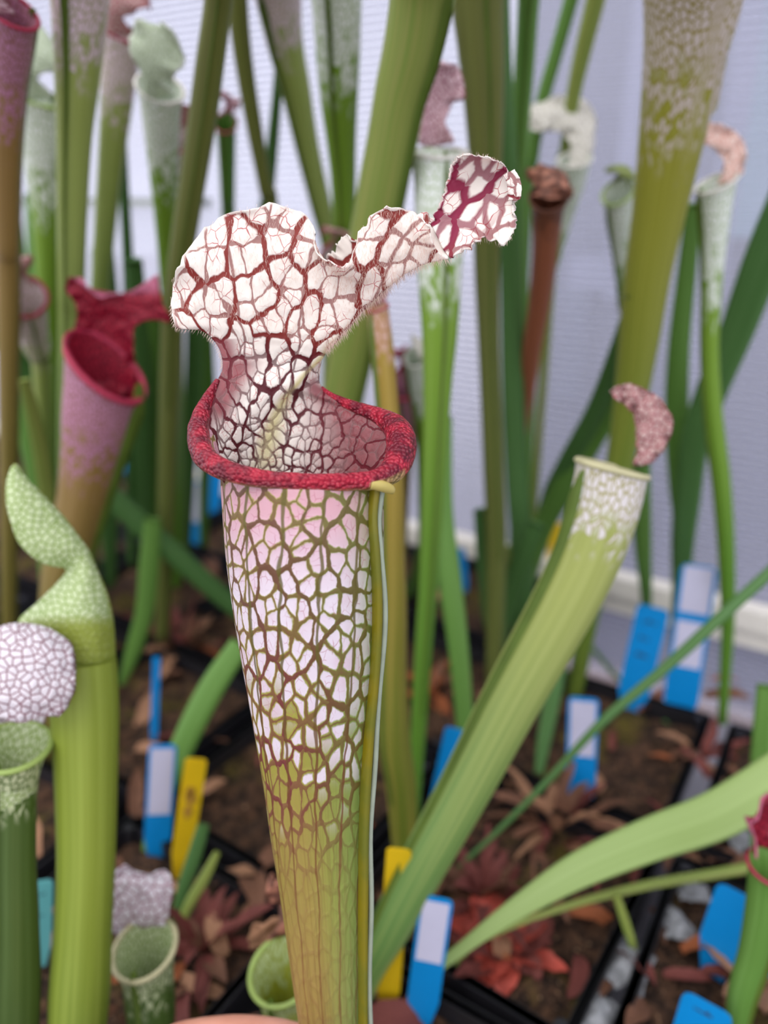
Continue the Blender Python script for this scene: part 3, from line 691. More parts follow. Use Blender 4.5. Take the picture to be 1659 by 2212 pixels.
def pitcher(label, style, pts, Yt, base, wb=14, face=270, lip='cream', lid=None, flat=1.0, tilt=0.35, lean=None, group=None, wing=True, flare=1.12, inner=None, cat='pitcher plant', name='pitcher', seg=22, bend=None):
    sp, bp = spine_world(pts, Yt, base, wb, bend)
    rs = resample(sp, 8)
    root = root_at(name, bp, label, cat, group); LL = Local(root)
    P = [Vector(q[:3]) for q in rs]; Rd = [max(q[3], 0.0006) for q in rs]; n = len(P)
    ax = (P[0] - P[2]).normalized()
    fd = Vector((math.cos(R(face)), math.sin(R(face)), 0)); fd = (fd - ax * fd.dot(ax)).normalized(); sd_ = ax.cross(fd)
    V = []; TC = []; acc = 0.0; tot = sum((P[i + 1] - P[i]).length for i in range(n - 1))
    ref = Vector((0, -1, 0))
    frames = []
    for i in range(n):
        t = (P[max(i - 1, 0)] - P[min(i + 1, n - 1)]).normalized()
        f2 = (fd - t * fd.dot(t)).normalized(); s2 = t.cross(f2); frames.append((t, f2, s2))
    for i in range(n):
        if i: acc += (P[i] - P[i - 1]).length
        t, f2, s2 = frames[i]; r = Rd[i]; open_ = 1.0
        k = max(0.0, 1 - acc / (Rd[0] * 1.2)) if lip else 0.0
        for j in range(seg):
            a = 2 * math.pi * j / seg; rr = r * (1 + (flare - 1) * k * k)
            # flat: squeeze along the view direction
            off = f2 * math.cos(a) * rr + s2 * math.sin(a) * rr
            if flat < 1.0:
                vd = (P[i] - CAM).normalized(); vd = (vd - t * vd.dot(t)).normalized(); wd = t.cross(vd)
                off = wd * (math.cos(a) * r) + vd * (math.sin(a) * r * flat)
            else:
                off = off + t * (-tilt * r * math.cos(a) * k)
            V.append(P[i] + off); TC.append((a * max(Rd[0], 0.003), acc, acc / tot))
    fc = grid_faces(seg, n, True); nb = len(V)
    if lip:                                       # inner wall going down the throat
        t, f2, s2 = frames[0]
        for q, (dn, sc) in enumerate(((0.0, 0.93), (0.6, 0.84), (1.6, 0.78), (3.2, 0.66))):
            for j in range(seg):
                a = 2 * math.pi * j / seg; rr = Rd[0] * (flare if q == 0 else 1.0) * sc; k = 1.0 if q == 0 else max(0, 1 - dn)
                V.append(P[0] + f2 * math.cos(a) * rr + s2 * math.sin(a) * rr + t * (-tilt * Rd[0] * math.cos(a) * k - dn * Rd[0])); TC.append((a * Rd[0], dn * Rd[0] * 1.0 + .004, dn * .05))
        LL.add('throat', V[nb:], [f[::-1] for f in grid_faces(seg, 4, True)], LM[inner] if inner else ST[style], {'tc': TC[nb:], 'zone': [(0, 0, 0)] * (seg * 4)})
        V, TC = V[:nb], TC[:nb]
    else: fc.append(tuple(range(seg)))
    tube = LL.add('tube' if flat >= 1 else 'blade', V, fc, ST[style], {'tc': TC})
    if lip:
        t, f2, s2 = frames[0]; ring = []
        for j in range(40):
            a = 2 * math.pi * j / 40; rr = Rd[0] * flare * 0.985
            ring.append(P[0] + f2 * math.cos(a) * rr + s2 * math.sin(a) * rr + t * (-tilt * Rd[0] * math.cos(a)))
        v, f, _ = sweep(ring, [Rd[0] * (0.095 if math.cos(2 * math.pi * j / 40) > -0.75 else 0.05) for j in range(40)], 8, closed=True, ref=ax)
        LL.add('lip', v, f, EM[lip])
    if wing and flat >= 1.0 and n > 10:           # keel down the front
        v = []; m = int(n * 0.9)
        for i in range(1, m):
            t, f2, s2 = frames[i]; r = Rd[i]; e = 0.32 * r * min(1, i / 6) * (1 - i / m * .6) + 0.0008
            for q in (f2 * r * .93 - s2 * r * .10, f2 * (r + e), f2 * r * .93 + s2 * r * .10): v.append(P[i] + q)
        LL.add('wing', v, grid_faces(3, m - 1), M_wing2)
    if lid:
        g = dict(mat='pinknet', k=2.4, arch=60, w=1.25, ruf=0.25, dome=0.35, col=0.30, back=0.0, twist=0.0, api=1); g.update(lid)
        r = Rd[0] * flare; t, f2, s2 = frames[0]
        if g['twist']:
            rot = Matrix.Rotation(R(g['twist']), 3, t); f2, s2 = rot @ f2, rot @ s2
        Ln = g['k'] * r; NSg, NT = 26, 17; p = P[0] - f2 * r * 0.97 + t * (tilt * r); ang0 = R(-g['back']); V = []; TC = []; ZN = []
        pos = p.copy(); rnd_ = random.Random(label)
        ph = [rnd_.uniform(0, 6.28) for _ in range(4)]
        for i in range(NSg + 1):
            s = i / NSg
            bendf = smooth01(s, g['col'] * .4, 0.95); an = ang0 + R(g['arch']) * bendf
            dr = t * math.cos(an) + f2 * math.sin(an); nm = t * math.sin(an) - f2 * math.cos(an)    # nm: outer side
            if i: pos = pos + dr * (Ln / NSg)
            cw = 0.62 - 0.22 * smooth01(s, 0, g['col'])
            hw = r * (cw + (g['w'] - cw) * smooth01(s, g['col'] * .7, 0.68)) * math.sqrt(max(0.0, 1 - max(0, (s - 0.62) / 0.38) ** 2.4))
            if i == NSg: hw = r * 0.05
            for j in range(NT):
                q = -1 + 2 * j / (NT - 1)
                curl = -(g['dome'] * q * q * hw) - (0.55 * r * (1 - smooth01(s, 0, .4)) * q * q)
                rf = g['ruf'] * r * abs(q) ** 2.5 * smooth01(s, .25, .6) * (math.sin(s * 17 + ph[0] + q) + .6 * math.sin(s * 29 + ph[1] - q * 2))
                V.append(pos + s2 * (q * hw) + nm * (curl + rf) + dr * rf * .4); TC.append((q * hw, s * Ln, 0)); ZN.append((smooth01(abs(q), .7, 1), s, 0))
        lo = LL.add('lid', V, grid_faces(NT, NSg + 1), LM[g['mat']], {'tc': TC, 'zone': ZN})
        so = lo.modifiers.new('thickness', 'SOLIDIFY'); so.thickness = 0.0007; so.offset = 0
    return root
def leaf(label, style, pts, Yt, base, wb=10, flat=0.22, group=None, bend=None):
    return pitcher(label, style, pts, Yt, base, wb, lip=None, flat=flat, group=group, wing=False, cat='leaf', name='pitcher_leaf', seg=14, bend=bend)

def head(root, name, rows_, d0, mat, edge=None, su=6, sv=6, frill=0.0, seed=1.0, th=0.0007, wide=1.0):
    """sheet through traced points (px, py, mm nearer or farther than d0)"""
    if wide != 1.0: rows_ = [[(r[1][0] + (x - r[1][0]) * wide, r[1][1] + (y - r[1][1]) * wide, z * .35) for x, y, z in r] for r in rows_]
    LL = Local(root); cs = [resample(r, su) for r in rows_]; m_ = len(cs[0]); g_ = [resample([c[i] for c in cs], sv) for i in range(m_)]; h_ = len(g_[0]); V = []; TC = []; ZN = []
    for j in range(h_):
        for i in range(m_):
            x, y, z = g_[i][j]; u, v = i / su, j / sv
            e = edge(u, v, x, y) if edge else 0.0
            f = frill * (0.35 + 0.65 * max(smooth01(u, .8, 0), smooth01(u, m_ / su - 1.0, m_ / su - .17), smooth01(v, h_ / sv - 1.4, h_ / sv - .3)))
            z += f * mnoise.noise(Vector((x * .05, y * .05, seed))) + .5 * f * mnoise.noise(Vector((x * .12, y * .12, seed + 3)))
            p = at_depth(x + .8 * f * mnoise.noise(Vector((x * .06, y * .06, seed + 5))), y + .8 * f * mnoise.noise(Vector((y * .06, x * .06, seed + 9))), d0 + z * .001)
            V.append(p); TC.append((x * d0 / F, y * d0 / F, 0)); ZN.append((e, 0, 0))
    o = LL.add(name, V, grid_faces(m_, h_), mat, {'tc': TC, 'zone': ZN}); s = o.modifiers.new('thickness', 'SOLIDIFY'); s.thickness = th; s.offset = 0
    return o
# ---- near the sharp pitcher
r_ = pitcher('lime green pitcher with a pale green hooked lid, beside the white dome-lidded one', 'limeplain', [(178,1425,140),(181,1480,142),(184,1560,140),(186,1700,130),(186,1850,122),(180,2000,120),(168,2212,122)], 0.245, (150,2560), 50, face=184, lip=None, wing=False)
hd = [[(106,1450,2),(140,1450,-8),(180,1450,-10.5),(222,1450,-7),(249,1445,2)], [(84,1390,3),(130,1388,-8),(178,1385,-11),(220,1385,-7),(247,1380,3)], [(40,1346,3),(98,1338,-8),(160,1334,-11),(210,1334,-7),(242,1332,4)],
      [(84,1300,3),(125,1292,-5),(166,1290,-8),(206,1290,-4),(233,1290,5)], [(131,1252,4),(154,1252,-1),(178,1252,-3),(202,1252,0),(220,1256,6)], [(142,1228,4),(156,1222,1),(172,1216,0),(190,1212,2),(206,1224,7)],
      [(92,1216,-4),(122,1192,-5),(147,1180,-3),(170,1178,1),(192,1192,7)], [(42,1174,-8),(77,1150,-8),(107,1140,-5),(138,1140,-1),(167,1157,6)], [(17,1102,-9),(46,1095,-9),(76,1090,-6),(107,1098,-2),(133,1113,5)],
      [(14,1050,-7),(31,1048,-7),(51,1048,-5),(72,1055,-2),(92,1071,3)], [(22,1017,-4),(29,1013,-4),(36,1012,-3),(44,1018,-1),(54,1033,1)], [(31,1004,-2),(33,1003,-2),(36,1003,-1),(39,1005,-1),(43,1010,0)]]
far_ = [((x4 * 2 + x0) / 3, (y4 * 2 + y0) / 3, 8.0) for (x0, y0, _), *_r, (x4, y4, _2) in hd]
for q_, row_ in enumerate(hd):
    (x0, y0, z0), (x4, y4, z4) = row_[0], row_[4]; k_ = 1.0 if q_ < 5 else .35
    row_ += [(x4 + (x0 - x4) * .3, y4 + (y0 - y4) * .3, 10 * k_ + 2), (x4 + (x0 - x4) * .65, y4 + (y0 - y4) * .65, 10 * k_ + 2), (x0 + (x4 - x0) * .04, y0 + (y4 - y0) * .04, 4 + 3 * k_)]
head(r_, 'lid', hd, depth_of(at_Y(178, 1445, .247)), LM['greennet'], lambda u, v, x, y: max(smooth01(v, 3.0, 1.3), smooth01(abs(u - 4), .75, .15), smooth01(u, .12, 0) * .7, smooth01(v, 9.5, 11)), frill=1.0)
r_ = pitcher('dark green pitcher with a white purple-veined dome lid at the edge of the bench', 'darkwhite', [(26,1612,142),(22,1700,112),(20,1850,108),(22,2000,116),(20,2212,122)], 0.225, (20,2600), 60, face=268, lip='green', tilt=0.36, inner='greennet')
dd_ = [[(x_, 1640 - 0, 14) for x_ in (0, 20, 45, 70, 88)], [(-10, 1580, 13), (15, 1580, 15), (45, 1580, 16), (72, 1580, 15), (92, 1580, 13)], [(-30, 1500, 10), (10, 1490, 14), (45, 1490, 15), (80, 1492, 14), (110, 1500, 10)],
       [(-55, 1420, 4), (0, 1395, 8), (45, 1385, 9), (95, 1392, 8), (132, 1410, 3)], [(-70, 1400, -3), (-8, 1358, -2), (45, 1347, -2), (105, 1358, -2), (152, 1390, -4)], [(-74, 1440, -9), (-6, 1395, -12), (45, 1388, -13), (108, 1398, -12), (161, 1432, -9)],
       [(-70, 1490, -12), (-4, 1460, -16), (45, 1455, -17), (108, 1460, -15), (161, 1485, -11)], [(-58, 1530, -12), (2, 1518, -16), (45, 1522, -17), (100, 1515, -15), (148, 1520, -11)], [(-40, 1556, -10), (8, 1552, -13), (48, 1562, -13), (88, 1548, -12), (128, 1546, -9)]]
head(r_, 'lid', dd_, depth_of(at_Y(26, 1600, .225)), LM['purplenet'], lambda u, v, x, y: max(smooth01(v, 7.6, 8), smooth01(u, .3, 0), smooth01(u, 3.7, 4)) * .8, frill=3.0, seed=4)
r_ = pitcher('slanting sandy green pitcher with a cream lip and dull rose lid', 'sand', [(1322,1012,150),(1303,1100,152),(1268,1200,146),(1215,1310,140),(1110,1500,128),(1005,1700,114),(912,1870,102),(845,2000,88),(800,2095,62)], 0.285, (770,2200), 30, face=205, lip='cream', tilt=-0.12, flare=1.03)
head(r_, 'lid', [[(1372, 1004, 0), (1388, 1006, -5), (1404, 1000, 0)], [(1384, 965, 0), (1408, 968, -5), (1432, 965, 0)], [(1382, 925, 0), (1412, 925, -5), (1443, 925, 0)], [(1376, 893, 0), (1404, 888, -5), (1438, 890, 0)], [(1358, 872, 0), (1385, 862, -5), (1412, 858, 0)], [(1335, 858, 0), (1352, 845, -5), (1375, 838, 0)], [(1322, 842, 0), (1334, 834, -5), (1350, 828, 0)]], depth_of(at_Y(1412, 950, 0.29)), LM['rosenet'], lambda u, v, x, y: max(smooth01(u, .3, 0), smooth01(u, 1.7, 2)) * .8, su=8, frill=5.5, wide=1.28, seed=3)
leaf('broad pale green strap leaf arching across the dark pots', 'pale', [(1720,1655,104),(1560,1755,100),(1400,1815,88),(1250,1880,72),(1120,1960,46),(1010,2040,28),(930,2110,20)], 0.30, (880,2215), 14, flat=.2)
leaf('thin yellow-green leaf under the broad pale strap leaf', 'yellow', [(1720,1855,24),(1560,1885,22),(1400,1912,20),(1250,1950,16),(1120,1995,12),(1020,2045,10)], 0.33, (960,2120), 8, flat=.4)
leaf('long thin dark stalk crossing in front of the blue and white labels', 'dark', [(1720,1185,26),(1560,1330,26),(1440,1440,24),(1300,1560,20),(1180,1690,15),(1060,1810,11)], 0.36, (960,1900), 8, flat=.7)
r_ = pitcher('small pitcher with a crumpled white and mauve lid among the dead leaves', 'darkwhite', [(312,2048,122),(320,2110,108),(328,2212,98)], 0.232, (335,2345), 40, face=262, lip='cream', tilt=0.42, inner='greennet')
head(r_, 'lid', [[(272,2042,12),(292,2046,14),(318,2046,14),(342,2040,12)], [(248,2016,6),(288,2018,8),(328,2018,8),(357,2010,6)], [(241,1985,0),(288,1985,-2),(330,1985,-2),(360,1985,0)], [(243,1940,-3),(286,1936,-6),(334,1938,-6),(368,1948,-3)],
      [(243,1905,-3),(286,1902,-6),(332,1904,-6),(375,1918,-3)], [(252,1880,0),(292,1884,3),(322,1890,3),(370,1892,0)], [(270,1866,5),(297,1886,8),(322,1890,8),(352,1876,5)]],
     depth_of(at_Y(312, 2020, .240)), LM['mauvenet'], lambda u, v, x, y: max(smooth01(v, 5.5, 6), smooth01(u, .25, 0) * .6, smooth01(u, 2.7, 3)) * .6, frill=5.0, seed=7)
pitcher('stubby green cup pitcher with a pale lip behind the held stalk', 'lime', [(612,2095,132),(622,2170,112),(630,2260,96)], 0.226, (640,2345), 60, face=250, lip='green', tilt=0.35,
        lid=G(mat='drybrown', k=2.1, arch=28, w=.9, ruf=.2, dome=.2, col=.2, back=18))
pitcher('crimson-lidded pitcher rising beside the bright blue labels at the bench edge', 'green', [(1668,1872,92),(1655,1960,84),(1632,2060,70),(1605,2150,62)], 0.245, (1580,2290), 40, face=285, lip='red', tilt=.3,
        lid=G(mat='redlid', k=2.6, arch=25, w=1.0, ruf=.25, dome=.3))
# ---- large pitchers of the second row
pitcher('tall olive pitcher with a white-spotted top by the aluminium post', 'spotted', [(1508,-140,240),(1500,-40,218),(1492,40,196),(1474,150,166),(1450,300,138),(1425,450,114),(1398,600,98),(1378,750,84),(1356,900,68),(1330,1050,56),(1300,1200,46)], 0.36, (1240,1500), 34, face=285, lip='white', flare=1.08, wing=False,
        lid=G(mat='whitenet', k=3.0, arch=60))
pitcher('broad yellow-striped green pitcher passing behind the frilled lid', 'yellow', [(925,-110,160),(912,0,142),(893,100,130),(867,200,116),(848,300,110),(828,400,108),(806,520,106),(782,640,104),(760,760,98),(738,880,88),(715,1050,74)], 0.335, (690,1480), 40, face=300, lip='cream',
        lid=G(mat='pinknet', k=2.8, arch=50))
pitcher('pale-topped green pitcher next to the broad yellow-striped one', 'white_pure', [(722,-110,132),(727,0,110),(730,100,98),(732,200,84),(737,300,66),(742,400,54),(744,560,48),(738,800,44)], 0.40, (700,1330), 26, face=260, lip='white', lid=G(mat='whitenet', k=2.6, arch=40))
pitcher('pink-topped slanting pitcher behind the frilled lid', 'white_pink', [(590,-90,130),(602,0,100),(615,90,80),(640,200,64),(664,320,52),(692,440,46),(720,560,42),(742,760,38)], 0.46, (745,1240), 20, face=250, lip='red', lid=G(mat='pinknet', k=2.4, arch=60))
pitcher('yellowish tall pitcher between the pale tube and the dark leaf', 'bronze', [(1030,-120,140),(1032,0,116),(1042,150,96),(1048,300,78),(1050,450,62),(1052,600,54),(1058,800,46),(1066,1000,46),(1072,1200,44)], 0.42, (1066,1480), 34, face=280, lip='yellow', lid=G(mat='greenlid', k=2.6, arch=50))
leaf('very dark green leaf beside the shrivelled brown pitcher', 'dark', [(1078,-60,42),(1085,150,42),(1095,350,46),(1104,600,48),(1108,850,48),(1118,1050,48),(1128,1200,46)], 0.46, (1130,1420), 40, flat=.35)
pitcher('slim light green pitcher beside the dead brown one', 'green', [(1150,-80,62),(1142,0,48),(1132,150,44),(1121,300,42),(1117,450,40),(1125,650,36),(1128,850,32)], 0.46, (1120,1300), 26, face=270, lip='cream', lid=G(mat='pinknet', k=2.6, arch=50))
leaf('narrow dark stalk leaning towards the white hood', 'green', [(1252,-70,34),(1228,20,32),(1200,120,30),(1172,220,30),(1150,340,28),(1135,500,24)], 0.52, (1105,1270), 18, flat=.8)
leaf('narrow yellowish stalk rising above the white hood', 'yellow', [(1302,-70,46),(1284,10,42),(1262,100,38),(1240,200,32),(1222,320,26),(1200,480,22)], 0.50, (1140,1260), 16, flat=.8)
r_ = pitcher('slender pitcher with a white arched hood above the dead brown one', 'white_pure', [(1242,345,66),(1232,400,60),(1212,480,44),(1180,600,36),(1150,720,34),(1140,900,30)], 0.53, (1125,1300), 22, face=182, lip='white', tilt=.2)
head(r_, 'lid', [[(1232, 362, 0), (1252, 360, -6), (1270, 350, 0)], [(1240, 315, 0), (1262, 312, -6), (1280, 300, 0)], [(1225, 285, 0), (1255, 270, -6), (1281, 262, 0)], [(1200, 275, 0), (1225, 245, -6), (1255, 222, 0)], [(1170, 275, 0), (1185, 245, -6), (1205, 214, 0)], [(1150, 272, 0), (1158, 252, -6), (1165, 230, 0)], [(1137, 262, 0), (1141, 245, -6), (1146, 230, 0)]], depth_of(at_Y(1255, 280, 0.54)), LM['whitenet'], lambda u, v, x, y: max(smooth01(u, .3, 0), smooth01(u, 1.7, 2)) * .8, su=8, frill=5.5, wide=1.28, seed=6)
pitcher('dead brown pitcher with a shrivelled top', 'brown', [(1186,425,74),(1182,470,66),(1178,540,56),(1166,650,48),(1150,750,42),(1138,850,34),(1126,930,26),(1120,1010,24)], 0.44, (1118,1330), 20, face=230, lip='brown', tilt=.1, wing=False,
        lid=G(mat='drybrown', k=3.0, arch=130, w=1.5, ruf=.4, dome=.4, col=.15))
pitcher('small pitcher with a dull green round lid behind the tall spotted one', 'white_pure', [(1335,415,62),(1337,470,56),(1342,540,42),(1350,640,34),(1352,800,28)], 0.50, (1290,1320), 18, face=220, lip='green', lid=G(mat='greenlid', k=2.1, arch=95, w=1.15, dome=.5, ruf=.1))
r_ = pitcher('white pitcher with a salmon curled lid by the greenhouse post', 'white_pure', [(1548,395,78),(1546,440,70),(1543,520,54),(1538,620,42),(1534,760,36),(1542,900,38),(1560,1050,38),(1570,1200,34),(1572,1350,28)], 0.43, (1560,1560), 20, face=196, lip='white', tilt=.35)
head(r_, 'lid', [[(1556, 398, 0), (1580, 392, -5), (1600, 380, 0)], [(1568, 355, 0), (1588, 352, -5), (1606, 345, 0)], [(1560, 330, 0), (1582, 322, -5), (1604, 318, 0)], [(1545, 315, 0), (1562, 300, -5), (1585, 290, 0)], [(1525, 305, 0), (1538, 285, -5), (1552, 272, 0)], [(1516, 290, 0), (1521, 280, -5), (1530, 270, 0)]], depth_of(at_Y(1582, 340, 0.435)), LM['salmon'], lambda u, v, x, y: max(smooth01(u, .3, 0), smooth01(u, 1.7, 2)) * .8, su=8, frill=5.5, wide=1.28, seed=5)
leaf('wide dark green leaf leaning in from the wall post', 'dark', [(1730,380,96),(1650,560,84),(1590,720,72),(1535,850,66),(1500,960,60),(1486,1080,52),(1476,1200,40)], 0.44, (1462,1420), 30, flat=.25)
leaf('upright mid green leaf behind the rose-lidded pitcher', 'green', [(1500,440,34),(1482,600,40),(1466,760,46),(1462,900,50),(1470,1050,48),(1478,1180,38)], 0.47, (1470,1400), 26, flat=.3)
leaf('short dark leaf standing by the base rail', 'green', [(1382,1000,44),(1386,1100,40),(1390,1200,34),(1396,1290,24)], 0.46, (1398,1420), 16, flat=.3)
leaf('light green leaf sloping down behind the cream lip', 'green', [(1390,740,46),(1330,860,52),(1270,960,56),(1215,1060,52),(1170,1150,44)], 0.46, (1110,1350), 26, flat=.3)
leaf('dark green leaf sloping down towards the dark clump', 'dark', [(1372,640,36),(1335,760,40),(1285,890,42),(1220,1010,42),(1180,1100,36)], 0.42, (1120,1330), 26, flat=.3)
pitcher('tall white-topped pitcher with a pinkish lid beside the crimson lip', 'white_pure', [(948,330,112),(950,420,110),(950,520,104),(950,620,92),(950,720,78),(946,820,64),(941,950,54),(934,1100,48),(926,1250,42),(915,1400,38),(905,1560,34)], 0.39, (890,1800), 26, face=282, lip='white',
        lid=G(mat='pinknet', k=2.8, arch=25, w=1.1, ruf=.22, dome=.3))
leaf('bright green leaf next to the white-topped pitcher stalk', 'green', [(962,900,30),(958,1100,42),(972,1250,50),(990,1400,44),(1003,1550,38)], 0.44, (1010,1700), 30, flat=.35)
pitcher('orange-tinted pitcher standing close behind the main tube', 'orange', [(816,665,44),(824,740,50),(836,880,50),(846,1020,50),(848,1180,52),(850,1320,58),(848,1460,62),(852,1600,70),(868,1720,64)], 0.33, (880,1960), 44, face=230, lip='red', wing=True,
        lid=G(mat='rosenet', k=1.8, arch=60, w=1.0))
pitcher('small crimson pitcher half hidden behind the orange-tinted one', 'magenta', [(872,830,66),(876,900,60),(872,980,44),(868,1080,34)], 0.52, (862,1330), 20, face=250, lip='red', lid=G(mat='redlid', k=2.3, arch=40, w=1.0))
pitcher('little white-lipped pitcher touching the white-topped one', 'white_pure', [(898,770,46),(905,830,40),(912,900,30),(916,1000,24)], 0.45, (915,1300), 16, face=205, lip='white', tilt=.3, lid=G(mat='whitenet', k=2.0, arch=70))
pitcher('pinkish pitcher peeping over the dip of the frilled lid', 'white_pink', [(726,560,66),(724,640,56),(720,760,44)], 0.49, (690,1250), 24, face=260, lip='red', lid=G(mat='rosenet', k=2.2, arch=50, w=1.05, ruf=.2))
# ---- left side
r_ = pitcher('magenta pitcher with a deep crimson frilled lid and red throat', 'magenta', [(228,792,160),(212,880,148),(197,970,124),(176,1080,102),(152,1180,92),(128,1290,82)], 0.39, (100,1640), 50, face=352, lip='red', tilt=.55, flare=1.12, inner='redlid')
head(r_, 'lid', [[(160,830,13),(200,850,16),(245,860,16),(290,845,12)], [(148,760,10),(195,775,16),(245,785,17),(292,800,12)], [(158,722,6),(202,722,12),(245,726,13),(287,742,8)], [(166,688,3),(208,684,8),(248,684,8),(292,704,4)], [(163,655,0),(206,662,4),(256,664,4),(322,692,1)],
      [(146,632,-3),(200,645,1),(262,652,2),(372,694,-3)], [(145,602,-5),(198,624,-2),(274,640,0),(350,652,-4)], [(176,600,-6),(214,640,-4),(284,628,-2),(342,592,-6)]], depth_of(at_Y(222, 740, .398)), LM['redlid'],
     lambda u, v, x, y: smooth01(v, 5.6, 6.8), frill=6.0, seed=2)
pitcher('tall pitcher with a white and pink net top, yellow-green stalk', 'white_pink', [(172,-120,150),(172,-20,126),(170,80,108),(166,180,92),(160,300,74),(156,450,64),(154,620,56),(152,800,50)], 0.36, (140,1440), 34, face=270, lip='white', lid=G(mat='pinknet', k=2.7, arch=50))
pitcher('pink pitcher at the corner of the tall clump', 'magenta', [(22,20,104),(20,100,94),(16,200,74),(14,340,58),(16,520,48),(18,700,44)], 0.36, (20,1420), 30, face=60, lip='red', lid=G(mat='pinknet', k=2.5, arch=55, w=1.2))
pitcher('pale green hooded pitcher below the pink corner one', 'white_pure', [(84,215,110),(88,270,98),(94,360,78),(100,470,60),(104,620,48),(106,800,44)], 0.48, (104,1350), 26, face=80, lip='green', lid=G(mat='palelid', k=2.6, arch=70, w=1.1, dome=.5, ruf=.1))
pitcher('pink-topped pitcher on a dark green stalk in the tall clump', 'white_pink', [(262,70,90),(258,140,78),(250,240,66),(238,360,54),(226,500,46),(216,640,40),(212,800,36)], 0.48, (195,1290), 24, face=80, lip='red', lid=G(mat='rosenet', k=2.9, arch=70, w=1.3, ruf=.25))
pitcher('whitish green pitcher with a wide pale lid in the tall clump', 'white_pure', [(346,190,92),(348,260,80),(352,350,64),(358,460,50),(366,600,42),(372,760,38)], 0.43, (380,1270), 24, face=85, lip='white', lid=G(mat='palelid', k=3.0, arch=50, w=1.2, ruf=.25))
pitcher('tall olive pitcher in front of the bright wall panel', 'bronze', [(482,-110,84),(472,0,62),(456,120,62),(440,240,62),(418,380,58),(396,520,54),(378,660,50),(368,800,46)], 0.36, (350,1400), 30, face=280, lip='yellow', lid=G(mat='pinknet', k=2.5, arch=50))
pitcher('slim pitcher with a rosy ragged lid near the bright panel', 'white_pink', [(392,300,54),(392,370,48),(388,460,38),(384,600,30),(384,760,26)], 0.50, (390,1240), 18, face=265, lip='red', lid=G(mat='rosenet', k=2.7, arch=40, w=1.15, ruf=.35))
pitcher('thin pitcher with a small pink lid near the slanting dark stem', 'green', [(488,265,44),(490,330,38),(492,420,32),(494,560,28)], 0.54, (500,1200), 16, face=255, lip='red', lid=G(mat='pinknet', k=2.8, arch=40, w=1.2, ruf=.35))
leaf('slanting dark olive stem in front of the bright panel', 'bronze', [(510,-60,44),(518,60,42),(532,170,38),(552,290,34),(574,410,30),(592,540,28)], 0.45, (620,1290), 20, flat=.8)
leaf('second thin dark stem meeting the slanting one', 'dark', [(606,90,18),(598,210,22),(588,320,26),(578,430,28),(570,560,28)], 0.50, (560,1240), 20, flat=.6)
pitcher('small dull pink pitcher low in the tall clump', 'white_pink', [(48,640,92),(62,690,78),(80,760,46),(92,850,36)], 0.47, (110,1370), 20, face=300, lip='red', lid=G(mat='rosenet', k=2.6, arch=70, w=.8, ruf=.2, back=-10))
leaf('thin dark stem rising behind the magenta pitcher', 'dark', [(262,250,20),(268,400,22),(276,560,24),(280,720,24)], 0.52, (285,1230), 18, flat=.7)
leaf('wide green leaf behind the pale green hooded pitcher', 'green', [(-10,260,40),(20,480,52),(40,700,56),(60,900,50),(90,1080,44)], 0.54, (130,1380), 28, flat=.3)
leaf('dark leaf slanting under the small dull pink pitcher', 'dark', [(-40,600,60),(20,740,62),(80,860,58),(130,980,46)], 0.50, (200,1300), 28, flat=.3)
leaf('light green blade behind the magenta pitcher', 'yellow', [(52,820,24),(72,900,30),(92,1000,32),(104,1120,30)], 0.42, (112,1400), 22, flat=.3)
clump = [('dark', 290, 560, 44, 320, 1260), ('green', 330, 640, 42, 330, 1240), ('dark', 420, 560, 38, 400, 1230), ('dark', 222, 540, 60, 240, 1270), ('green', 446, 700, 30, 440, 1190), ('dark', 118, 500, 54, 150, 1300), ('green', 76, 420, 50, 100, 1290)]
for ci_, (st_, tx, ty, w_, bx, by) in enumerate(clump):
    leaf('mid-height green blade in the dense clump by the bright panel', st_, [(tx, ty, w_ * .8), ((tx * 2 + bx) / 3 + 6, ty + (by - ty) * .35, w_), ((tx + 2 * bx) / 3, ty + (by - ty) * .7, w_ * .8)], 0.52 + .02 * ci_, (bx, by), 18, flat=.35, group='green blades of the dense clump')
